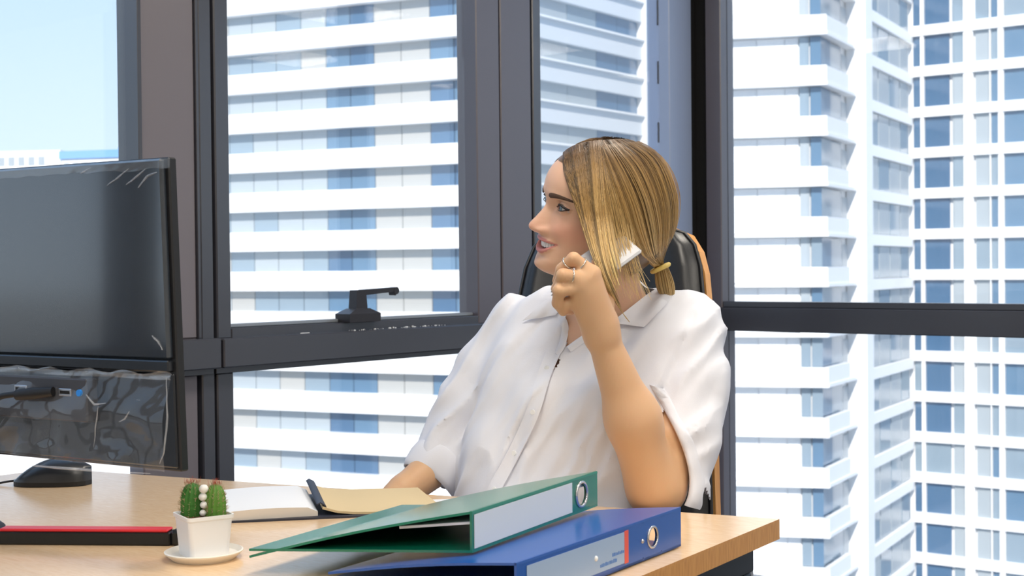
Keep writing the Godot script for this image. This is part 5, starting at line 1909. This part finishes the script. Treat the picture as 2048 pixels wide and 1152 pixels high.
	for k in 10:                                            # upper teeth, one by one
		var x0 := lerpf(-0.0245, 0.0245, k / 10.0) + 0.0002
		var x1 := lerpf(-0.0245, 0.0245, (k + 1) / 10.0) - 0.0002
		var rows := []
		for r in 4:
			var line := PackedVector3Array()
			for c in 4:
				var l := lerpf(x0, x1, c / 3.0)
				var mid := mouth_mid(l)
				var uu := lerpf(mid + 0.0080, mid - 0.0042 + 0.0007 * absf(c - 1.5), r / 3.0)
				var w := tab(LWIDE, uu)
				var fo := tab(LMID, uu) + (tab(LFRONT, uu) - tab(LMID, uu)) * sqrt(maxf(0.0, 1.0 - pow(l / w * 1.15, 2.0)))
				line.append(head_point(Vector3(l, uu, fo - 0.0028 - 0.0004 * absf(c - 1.5))))
			rows.append(line)
		var th := MB.new()
		th.grid(rows, false, false)
		part("tooth", th, M.teeth_white, body)
	# ear under the hair
	# ---- hair
	var cap := MB.new()
	cap.col = Color(0.155, 0.09, 0.040)
	var grid := []
	var cg := []
	for a in 61:
		var th := PI * a / 60.0
		var line := PackedVector3Array()
		for b in 96:
			var ph := TAU * b / 96.0
			line.append(Vector3(sin(th) * cos(ph), cos(th), sin(th) * sin(ph)) * HAIR_R * 0.972 + HAIR_C)
		grid.append(line)
	var keep := func(q: Vector3) -> bool:
		var lim := 0.0
		if q.y > 0.102: lim = 0.075
		elif q.y > 0.07: lim = lerpf(0.056, 0.075, (q.y - 0.07) / 0.032)
		elif q.y > 0.0: lim = lerpf(0.032, 0.056, q.y / 0.07)
		elif q.y > -0.03: lim = lerpf(-0.002, 0.032, (q.y + 0.03) / 0.03)
		else: lim = lerpf(-0.075, -0.002, clampf((q.y + 0.095) / 0.065, 0.0, 1.0))
		return q.z < lim and q.y > -0.098
	for a in 60:
		for b in 96:
			var c := (b + 1) % 96
			var ce: Vector3 = (grid[a][b] + grid[a + 1][c]) * 0.5
			if keep.call(ce):
				cap.quad(head_point(off_skull(grid[a][b], 1.02)), head_point(off_skull(grid[a][c], 1.02)), head_point(off_skull(grid[a + 1][c], 1.02)), head_point(off_skull(grid[a + 1][b], 1.02)))
	var lock := [
		[Vector2(1124, 304), Vector2(1133, 360), Vector2(1153, 420), Vector2(1172, 480), Vector2(1190, 530), Vector2(1218, 588), Vector2(1262, 646)],
		[Vector2(1138, 294), Vector2(1150, 352), Vector2(1163, 420), Vector2(1180, 485), Vector2(1198, 535), Vector2(1222, 590), Vector2(1256, 642)],
		[Vector2(1165, 285), Vector2(1173, 345), Vector2(1180, 415), Vector2(1190, 480), Vector2(1203, 530), Vector2(1222, 580), Vector2(1246, 628)],
		[Vector2(1190, 281), Vector2(1194, 340), Vector2(1198, 410), Vector2(1204, 470), Vector2(1212, 520), Vector2(1222, 555), Vector2(1234, 585)],
		[Vector2(1203, 280), Vector2(1209, 340), Vector2(1216, 395), Vector2(1224, 440), Vector2(1230, 475), Vector2(1238, 510), Vector2(1246, 545)]]
	var back := [
		[Vector2(1200, 281), Vector2(1222, 345), Vector2(1244, 410), Vector2(1262, 465), Vector2(1286, 515), Vector2(1319, 541)],
		[Vector2(1207, 280), Vector2(1240, 340), Vector2(1268, 405), Vector2(1285, 465), Vector2(1303, 515), Vector2(1320, 538)],
		[Vector2(1222, 279), Vector2(1268, 330), Vector2(1298, 395), Vector2(1312, 455), Vector2(1316, 508), Vector2(1321, 535)],
		[Vector2(1240, 278), Vector2(1295, 318), Vector2(1325, 385), Vector2(1334, 450), Vector2(1329, 505), Vector2(1323, 533)],
		[Vector2(1258, 278), Vector2(1315, 315), Vector2(1345, 380), Vector2(1350, 440), Vector2(1339, 500), Vector2(1325, 531)],
		[Vector2(1270, 277), Vector2(1325, 312), Vector2(1356, 380), Vector2(1359, 440), Vector2(1345, 500), Vector2(1327, 530)]]
	var tie := Vector3(0.006, -0.088, -0.141)
	var hair := MB.new()
	var N := 15
	var strand := func(to: MB, pts: PackedVector3Array, r0: float, tone: float, t0: float, t1: float) -> void:
		var rad := PackedFloat32Array()
		var cc := PackedColorArray()
		for k in pts.size():
			var v := float(k) / (pts.size() - 1)
			rad.append(r0 * (0.55 + 0.45 * sin(PI * clampf(v * 1.1 + 0.05, 0.0, 1.0))))
			cc.append(hair_tone(tone, lerpf(t0, t1, v)))
		to.tube(pts, rad, 3, false, 1.0, Vector3.ZERO, cc)
	# strands run in clumps that draw together towards the tips
	var clumps := []
	for k in 64:
		clumps.append([rng.randf() * (lock.size() - 1.001), clampf(rng.randfn(0.95, 0.30), 0.40, 1.5), rng.randf_range(0.995, 1.016), rng.randf_range(0.84, 1.0)])
	for k in 3800:
		var cl: Array = clumps[rng.randi() % clumps.size()]
		var dx := rng.randfn(0.0, 0.11)
		var grow: float = cl[2] + rng.randf_range(-0.004, 0.004)
		var cut: float = minf(1.0, cl[3] * rng.randf_range(0.90, 1.04))
		if rng.randf() < 0.12: cut *= rng.randf_range(0.6, 0.9)
		if cl[0] > 2.2 and rng.randf() < 0.76: cut = rng.randf_range(0.38, 0.62)
		var pts := PackedVector3Array()
		var mir := PackedVector3Array()
		for j in N:
			var v := j / (N - 1.0) * cut
			var x := clampf(cl[0] + dx * (1.0 - 0.62 * smoothstep(0.1, 0.85, v)), 0.0, lock.size() - 1.001)
			var i := int(x)
			var p := spline(lock[i], v).lerp(spline(lock[i + 1], v), x - i)
			var q := shell(p.x, p.y, grow)
			var w := smoothstep(420.0, 540.0, p.y)
			var wp := head_point(q)
			if w > 0.0: wp = wp.lerp(at_d(p.x, p.y, 2.082 + 0.3 * (1.006 - grow) + 0.05 * smoothstep(570.0, 650.0, p.y)), w)
			pts.append(wp)
			mir.append(head_point(Vector3(-q.x, q.y, minf(q.z, 0.035))))
		var tone: float = clampf(cl[1] + rng.randf_range(-0.2, 0.2), 0.35, 1.6)
		strand.call(hair, pts, rng.randf_range(0.00032, 0.00058), tone, rng.randf_range(0.0, 0.12), rng.randf_range(0.88, 1.12))
		if k % 5 == 0 and cl[0] > 1.2: strand.call(hair, mir, 0.0007, tone, 0.1, 0.9)
	clumps = []
	for k in 80:
		clumps.append([rng.randf() * (back.size() - 1.001), clampf(rng.randfn(0.92, 0.30), 0.38, 1.5), rng.randf_range(0.99, 1.012)])
	for k in 5200:
		var cl: Array = clumps[rng.randi() % clumps.size()]
		var dx := rng.randfn(0.0, 0.12)
		var grow: float = cl[2] + rng.randf_range(-0.004, 0.004)
		var pts := PackedVector3Array()
		var mir := PackedVector3Array()
		var v0 := 0.0 if rng.randf() < 0.6 else rng.randf_range(0.0, 0.3)
		var v1 := 1.0
		var x0: float = cl[0]
		if k % 6 == 0:                                     # shorter ones fill the gap above the ear
			x0 = rng.randf_range(0.0, 0.25)
			v1 = rng.randf_range(0.35, 0.75)
		for j in N:
			var v := v0 + (v1 - v0) * j / (N - 1.0)
			var x := clampf(x0 + dx * (1.0 - 0.45 * smoothstep(0.1, 0.9, v)), 0.0, back.size() - 1.001)
			var i := int(x)
			var p := spline(back[i], v).lerp(spline(back[i + 1], v), x - i)
			if v1 < 1.0: p = spline(lock[4], v * 0.9).lerp(spline(back[0], v), x0 * 4.4 - 0.05) + Vector2(dx * 20.0, 0)
			var q := shell(p.x, p.y, grow)
			if v1 == 1.0: q = q.lerp(tie + Vector3(dx * 0.03, dx * 0.02, 0), smoothstep(0.72, 1.0, v))
			pts.append(head_point(q))
			mir.append(head_point(Vector3(-q.x, q.y, q.z)))
		var tone: float = clampf(cl[1] + rng.randf_range(-0.2, 0.2), 0.32, 1.6)
		strand.call(hair, pts, rng.randf_range(0.00032, 0.00060), tone, v0 * 0.6 + rng.randf_range(0.0, 0.10), rng.randf_range(0.7, 0.95))
		if k % 5 == 0: strand.call(hair, mir, 0.0008, tone, 0.05, 0.85)
	# fine loose hairs over the ear and the outline
	for k in 70:
		var x0 := rng.randf_range(1196, 1250)
		var a := Vector2(x0, rng.randf_range(360, 440))
		var b := Vector2(x0 + rng.randf_range(10, 30), rng.randf_range(490, 545))
		var c := Vector2(x0 + rng.randf_range(25, 62), rng.randf_range(560, 606))
		var pts := PackedVector3Array()
		for j in N:
			var v := j / (N - 1.0)
			var p := a.lerp(b, v).lerp(b.lerp(c, v), v)
			pts.append(head_point(shell(p.x, p.y, 1.015)).lerp(at_d(p.x, p.y, 2.084 + 0.05 * v), smoothstep(440.0, 520.0, p.y)))
		strand.call(hair, pts, 0.0004, rng.randf_range(0.9, 1.25), 0.5, 1.1)
	for k in 120:
		var x := rng.randf() * (back.size() - 1.001)
		var i := int(x)
		var pts := PackedVector3Array()
		var off := Vector2(rng.randf_range(-3, 6), rng.randf_range(-7, 0))
		for j in N:
			var v := 0.05 + 0.75 * j / (N - 1.0)
			var p := spline(back[i], v).lerp(spline(back[i + 1], v), x - i) + off * sin(PI * v)
			pts.append(head_point(shell(p.x, p.y, 1.03 + 0.02 * sin(v * 5.0))))
		strand.call(hair, pts, 0.00035, rng.randf_range(0.9, 1.3), 0.2, 0.9)
	var ho := part("hair", hair, M.hair_strands, t)
	part("hair_cap", cap, M.hair_strands, ho)
	ho.set_meta("label", "blond hair swept back with loose front strands")
	# ponytail
	hair = MB.new()
	for k in 700:
		var a := rng.randf() * TAU
		var rr := sqrt(rng.randf())
		var pts := PackedVector3Array()
		var end := rng.randf_range(0.8, 1.2)
		for j in 10:
			var v := j / 9.0 * end
			var ce := at_d(1322.0 + 17.0 * v - 2.0 * v * v, 531.0 + 76.0 * v, 2.262 + 0.012 * v)
			var wd := (0.0095 + 0.0065 * sin(PI * clampf(v * 0.8 + 0.05, 0.0, 1.0))) * rr * (1.0 - 0.45 * smoothstep(0.5, 1.15, v))
			pts.append(ce + RT * cos(a) * wd + FH * sin(a) * wd)
		strand.call(hair, pts, 0.0006, rng.randf_range(0.65, 1.25), 0.5, 0.95)
	part("ponytail", hair, M.hair_strands, ho)
	var ht := MB.new()
	var pa := PackedVector3Array()
	for k in 25:
		var a := TAU * k / 24.0
		pa.append(at_d(1321, 536, 2.262) + RT * cos(a) * 0.0135 + FH * sin(a) * 0.0125 + Vector3.UP * (0.006 * cos(a)))
	ht.tube(pa, PackedFloat32Array([0.0042]), 8, false)
	part("hair_tie", ht, M.hair_tie, ho, "pale yellow hair tie")

	# ---- shirt
	var nz := FastNoiseLite.new()
	nz.seed = 12
	nz.frequency = 1.0
	nz.fractal_octaves = 2
	var along := (D.call(1000, 985, 2.3) - D.call(1165, 720, 2.3) as Vector3).normalized()
	var across := along.cross(chest).normalized()
	var alongL := (D.call(1420, 690, 2.25) - D.call(1310, 830, 2.2) as Vector3).normalized()
	var acrossL := alongL.cross(chest).normalized()
	var split_x := D.call(1310, 700, 2.25) as Vector3
	var seam_a: Vector3 = D.call(1392, 615, 2.25)         # armhole seam of the left sleeve
	var seam_d: Vector3 = (D.call(1318, 790, 2.21) - seam_a as Vector3).normalized()
	var seam_n := seam_d.cross(FH).normalized()
	var wrinkle := func(p: Vector3) -> float:
		var m := smoothstep(-0.02, 0.05, (p - split_x).dot(RT))
		var bend := 0.02 * nz.get_noise_3d(p.x * 5.0, p.y * 5.0, p.z * 5.0)
		var a1 := nz.get_noise_3d((p.dot(across) + bend) * 11.0, p.dot(along) * 2.6, p.dot(chest) * 3.0)
		var a2 := nz.get_noise_3d((p.dot(acrossL) + bend) * 12.0 + 9.0, p.dot(alongL) * 2.6, p.dot(chest) * 3.0)
		var w := lerpf((1.0 - absf(a1) * 2.2), (1.0 - absf(a2) * 2.2), m)
		var fine := nz.get_noise_3d(p.dot(across) * 46.0, p.dot(along) * 11.0, 30.0)
		var seam := absf((p - seam_a).dot(seam_n)) / 0.0042
		var dent := 0.0055 * exp(-seam * seam) * smoothstep(0.0, 0.02, (p - seam_a).dot(seam_d)) * smoothstep(0.20, 0.16, (p - seam_a).dot(seam_d))
		return 0.0105 * w + 0.0021 * fine - dent
	var shirt := Blob.new()
	shirt.k = 0.035
	shirt.cap(D.call(1052, 658, 2.415), D.call(1362, 662, 2.295), 0.052, 0.054)
	shirt.cap(D.call(1085, 645, 2.39), D.call(1225, 640, 2.33), 0.050, 0.060)
	shirt.cap(D.call(1225, 640, 2.33), D.call(1340, 650, 2.30), 0.060, 0.054)
	shirt.cap(D.call(1082, 725, 2.375), D.call(1325, 725, 2.295), 0.082, 0.082)
	shirt.cap(D.call(1075, 800, 2.355), D.call(1285, 800, 2.285), 0.095, 0.095)
	shirt.cap(D.call(1045, 900, 2.345), D.call(1235, 900, 2.285), 0.097, 0.098)
	shirt.cap(D.call(1030, 1010, 2.34), D.call(1225, 1010, 2.285), 0.104, 0.105)
	shirt.cap(D.call(1020, 1110, 2.35), D.call(1215, 1110, 2.285), 0.112, 0.112)
	shirt.cap(D.call(1085, 815, 2.295), D.call(1092, 800, 2.305), 0.056, 0.052)
	shirt.cap(D.call(1208, 815, 2.245), D.call(1212, 800, 2.255), 0.056, 0.052)
	var torso_n := shirt.ax.size()
	shirt.cap(D.call(1043, 662, 2.42), D.call(978, 738, 2.425), 0.054, 0.050, 0.03)
	shirt.cap(D.call(978, 738, 2.425), D.call(936, 810, 2.42), 0.050, 0.049, 0.010)
	shirt.cap(D.call(936, 810, 2.42), D.call(888, 918, 2.405), 0.049, 0.047, 0.010)
	shirt.cap(D.call(1366, 668, 2.295), D.call(1378, 770, 2.255), 0.060, 0.058)
	shirt.cap(D.call(1378, 770, 2.255), D.call(1364, 880, 2.205), 0.058, 0.053, 0.012)
	shirt.cap(D.call(1364, 880, 2.205), D.call(1352, 985, 2.175), 0.053, 0.046, 0.012)
	shirt.wrinkle = wrinkle
	var torso := Blob.new()
	torso.k = 0.035
	for j in torso_n:
		torso.cap(Vector3(shirt.ax[j], shirt.ay[j], shirt.az[j]), Vector3(shirt.ax[j] + shirt.bx[j], shirt.ay[j] + shirt.by[j], shirt.az[j] + shirt.bz[j]), shirt.ra[j], shirt.ra[j] + shirt.dr[j])
	# openings: the neck, the hem of each rolled sleeve
	var neckline := PackedVector2Array([Vector2(1100, 575), Vector2(1112, 606), Vector2(1128, 628), Vector2(1137, 660), Vector2(1129, 698), Vector2(1152, 682), Vector2(1190, 655), Vector2(1250, 628), Vector2(1300, 600), Vector2(1310, 560)])
	var slit := PackedVector2Array([Vector2(1116, 712), Vector2(1120, 716), Vector2(1112, 735), Vector2(1099, 748), Vector2(1096, 745), Vector2(1106, 727)])
	var hA: Vector3 = D.call(1291, 768, 2.16)
	var hB: Vector3 = D.call(1372, 935, 2.13)
	var hC: Vector3 = D.call(1392, 1004, 2.25)
	var hn := (hB - hA).cross(hC - hA).normalized()
	if hn.dot(RT) > 0.0: hn = -hn                         # towards the bare forearm
	var cA: Vector3 = D.call(862, 958, 2.395)
	var cdir: Vector3 = (D.call(862, 958, 2.395) - D.call(890, 915, 2.405) as Vector3).normalized()
	var to_px := func(p: Vector3) -> Vector2:
		var v := p - CAM
		var z := v.dot(fw)
		return Vector2(1024.0 + FOCAL * v.dot(cam_x) / z, 576.0 - FOCAL * v.dot(cam_y) / z)
	var clip := func(p: Vector3) -> bool:
		var q: Vector2 = to_px.call(p)
		if q.y < 760.0 and (p - (D.call(1200, 650, 2.33) as Vector3)).dot(chest) > -0.012:
			if Geometry2D.is_point_in_polygon(q, neckline) or Geometry2D.is_point_in_polygon(q, slit): return true
		if (p - hA).dot(hn) > -0.015 and q.x > 1240.0 and torso.at(p) > 0.010: return true
		if (p - cA).dot(cdir) > 0.0 and q.x < 1000.0 and torso.at(p) > 0.012: return true
		return false
	var sm := MB.new()
	shirt.net(sm, 0.0058, clip)
	var top := part("shirt", sm, M.shirt_linen, t, "white linen shirt")
	var on := func(x: float, y: float, lift: float, dflt: float) -> Vector3:
		var o := at_d(x, y, 1.9)
		var dir := (o - CAM).normalized()
		var h := shirt.march(o, dir, 0.8)
		if shirt.at(h) > 0.004: return at_d(x, y, dflt)
		return h - dir * lift
	# collar leaves
	var leaf := func(a: Vector3, b: Vector3, c: Vector3, d: Vector3, lift0: float, lift1: float) -> void:     # a-b the fold at the neck, d-c the free edge
		var rows := []
		for r in 9:
			var v := r / 8.0
			var line := PackedVector3Array()
			for k in 11:
				var u := k / 10.0
				var p := a.lerp(b, u).lerp(d.lerp(c, u), v)
				var bulge := sin(PI * v) * 0.004
				var q: Vector3 = on.call(p.x, p.y, lerpf(lift0, lift1, v) + bulge, p.z)
				line.append(q)
			rows.append(line)
		var lm := MB.new()
		lm.sheet(rows, 0.0016)
		part("collar_leaf", lm, M.shirt_linen, top)
	leaf.call(Vector3(1222, 645, 2.235), Vector3(1300, 584, 2.28), Vector3(1337, 604, 2.29), Vector3(1288, 654, 2.215), 0.012, 0.005)
	leaf.call(Vector3(1130, 606, 2.29), Vector3(1092, 601, 2.34), Vector3(1046, 641, 2.36), Vector3(1112, 630, 2.285), 0.008, 0.005)
	# facing turned out on either side of the neckline
	var facing := func(pts: Array, w: float, lift: float) -> void:
		var rows := []
		for k in 21:
			var v := k / 20.0
			var p := spline(pts, v)
			var q := spline(pts, minf(v + 0.02, 1.0)) - spline(pts, maxf(v - 0.02, 0.0))
			var nn := Vector2(-q.y, q.x).normalized() * w
			rows.append(PackedVector3Array([on.call(p.x, p.y, 0.001, 2.27), on.call(p.x + nn.x * 0.5, p.y + nn.y * 0.5, lift, 2.27), on.call(p.x + nn.x, p.y + nn.y, 0.001, 2.27)]))
		var fm := MB.new()
		fm.sheet(rows, 0.0015)
		part("facing", fm, M.shirt_linen, top)
	facing.call([Vector2(1127, 626), Vector2(1136, 655), Vector2(1131, 690), Vector2(1118, 712)], 12.0, 0.005)
	facing.call([Vector2(1134, 694), Vector2(1156, 678), Vector2(1192, 654), Vector2(1224, 640)], 12.0, 0.005)
	# button placket
	var line_px := [Vector2(1119, 706), Vector2(1100, 752), Vector2(1084, 806), Vector2(1062, 862), Vector2(1030, 925), Vector2(998, 985), Vector2(975, 1040)]
	var rows2 := []
	for k in 41:
		var v := k / 40.0
		var p := spline(line_px, v)
		var q := spline(line_px, minf(v + 0.02, 1.0)) - spline(line_px, maxf(v - 0.02, 0.0))
		var nn := Vector2(-q.y, q.x).normalized()
		var row := PackedVector3Array()
		for c in 5:
			var o := lerpf(-2.0, 24.0, c / 4.0)
			row.append(on.call(p.x + nn.x * o, p.y + nn.y * o, 0.0022 + (0.0015 if c == 0 else 0.0), 2.26))
		rows2.append(row)
	var pm := MB.new()
	pm.sheet(rows2, 0.0018)
	part("placket", pm, M.shirt_linen, top)
	for v in [0.13, 0.40, 0.63, 0.83]:
		var p := spline(line_px, v)
		var q := spline(line_px, v + 0.02) - spline(line_px, v - 0.02)
		var nn := Vector2(-q.y, q.x).normalized()
		var ce: Vector3 = on.call(p.x + nn.x * 11.0, p.y + nn.y * 11.0, 0.0035, 2.26)
		var bm := MB.new()
		bm.tube(PackedVector3Array([ce, ce + chest * 0.0022]), PackedFloat32Array([0.0048, 0.0042]), 14)
		part("button", bm, M.button_pearl, top)
	# rolled cuff of the right sleeve: a thick turned band
	var cuff := MB.new()
	var rowsc := []
	var prof := [[-0.052, 0.0505], [-0.050, 0.0545], [-0.030, 0.0570], [-0.008, 0.0565], [0.002, 0.0535], [0.000, 0.0490], [-0.02, 0.0460]]
	var cs := cdir.cross(FH).normalized()
	var cu2 := cdir.cross(cs).normalized()
	for q in prof:
		var line := PackedVector3Array()
		for k in 40:
			var a := TAU * k / 40.0
			var rr: float = q[1] * (1.0 + 0.035 * sin(a * 3.0 + q[0] * 40.0) + 0.02 * sin(a * 7.0))
			line.append(cA + cdir * (float(q[0]) + 0.006 * sin(a * 2.0 + 1.0)) + cs * cos(a) * rr + cu2 * sin(a) * rr)
		rowsc.append(line)
	cuff.grid(rowsc, true, true)
	part("cuff", cuff, M.shirt_linen, top)
	# rolled hem of the left sleeve, following the opening
	var hem := []
	for k in 25:
		var v := k / 24.0
		var p := spline([Vector2(1295, 770), Vector2(1322, 815), Vector2(1350, 868), Vector2(1368, 915), Vector2(1376, 955), Vector2(1374, 990), Vector2(1366, 1012)], v)
		var wob := 2.0 * sin(k * 0.9)
		var e: Vector3 = on.call(p.x + 6.0, p.y, 0.004, 2.16)
		hem.append(PackedVector3Array([e + FH * 0.022 + RT * 0.004, e + FH * 0.007 - RT * 0.002, e, on.call(p.x + 15.0 + wob, p.y + 3.0, 0.0055, 2.17), on.call(p.x + 27.0 + wob, p.y + 6.0, 0.004, 2.18), on.call(p.x + 33.0 + wob, p.y + 8.0, -0.001, 2.19)]))
	var hm := MB.new()
	hm.grid(hem)
	part("sleeve_hem", hm, M.shirt_linen, top)
	# ---- rings
	for q in [[fingers[0][0], fingers[0][1], 0.62, 0.0112], [fingers[0][1], fingers[0][2], 0.42, 0.0102], [fingers[1][0], fingers[1][1], 0.66, 0.0112]]:
		var a: Vector3 = at_d(q[0].x, q[0].y, q[0].z)
		var b: Vector3 = at_d(q[1].x, q[1].y, q[1].z)
		var dv := (b - a).normalized()
		var s1 := dv.cross(Vector3.UP).normalized()
		var s2 := dv.cross(s1)
		var ce := a.lerp(b, q[2])
		var path := PackedVector3Array()
		for k in 25:
			var an := TAU * k / 24.0
			path.append(ce + s1 * cos(an) * float(q[3]) + s2 * sin(an) * float(q[3]))
		var rm := MB.new()
		rm.tube(path, PackedFloat32Array([0.0011]), 6, false)
		part("ring", rm, M.ring_silver, body, "thin silver finger ring")
	# ---- legs under the desk
	var leg := Blob.new()
	leg.k = 0.05
	var hp := hips
	hp.y = 0.545
	leg.cap(hp - lat * 0.085, hp + lat * 0.085, 0.105, 0.105)
	for s in [-1.0, 1.0]:
		var hj: Vector3 = hp + lat * (0.09 * s)
		var kn: Vector3 = hj + chest * 0.40 + Vector3.UP * -0.01 + lat * (0.03 * s)
		var an: Vector3 = kn + chest * 0.03 + Vector3.DOWN * (kn.y - 0.09)
		leg.cap(hj, kn, 0.082, 0.058)
		leg.cap(kn, an, 0.055, 0.038)
	var lg := MB.new()
	leg.net(lg, 0.013)
	part("trousers", lg, M.skirt_dark, t)
	for s in [-1.0, 1.0]:
		var an: Vector3 = hp + lat * (0.12 * s) + chest * 0.43
		var sh := Blob.new()
		sh.k = 0.02
		sh.cap(Vector3(an.x, 0.045, an.z) - chest * 0.03, Vector3(an.x, 0.036, an.z) + chest * 0.14, 0.036, 0.030)
		sh.cap(Vector3(an.x, 0.085, an.z), Vector3(an.x, 0.045, an.z) + chest * 0.05, 0.036, 0.03)
		var sb := MB.new()
		sh.net(sb, 0.008)
		part("shoe", sb, M.shoe_black, t)

	# ---- phone, held to the left ear
	var ph := thing("smartphone", "white smartphone held to the ear in the person's ringed hand", "phone", at_d(1210, 515, 2.10))
	var e1 := at_d(1260, 481, 2.130)
	var e0 := at_d(1134, 572, 2.104)
	var ax := (e1 - e0).normalized()
	var mid := (e0 + e1) * 0.5
	var wx := (at_d(1223, 541, 2.098) - at_d(1200, 505, 2.126)).normalized()
	wx = (wx - ax * wx.dot(ax)).normalized()
	var zx := ax.cross(wx).normalized()
	if zx.dot(FH) > 0.0: zx = -zx
	var hl := (e1 - e0).length() * 0.5
	var xf := Transform3D(Basis(ax, wx, zx), mid)
	if xf.basis.determinant() < 0.0: xf = Transform3D(Basis(ax, -wx, zx), mid)
	var pmb := MB.new()
	pmb.box(Vector3(-hl, -0.032, -0.0036), Vector3(hl, 0.032, 0.0036), 0.0028, xf)
	part("case", pmb, M.phone_white, ph)
	pmb = MB.new()
	pmb.box(Vector3(-hl + 0.012, -0.029, -0.0040), Vector3(hl - 0.012, 0.029, -0.0034), 0.0, xf)
	part("screen", pmb, M.phone_glass, ph)
	pmb = MB.new()
	pmb.tube(PackedVector3Array([xf * Vector3(hl - 0.014, 0.016, 0.003), xf * Vector3(hl - 0.014, 0.016, 0.0046)]), PackedFloat32Array([0.0036]), 14)
	part("camera_lens", pmb, M.lens_violet, ph)

func _ready() -> void:
	make_materials()
	add_camera_and_light()
	build_room()
	build_city()
	build_desk()
	build_chair()
	build_person()
	build_monitor()
	build_desk_things()
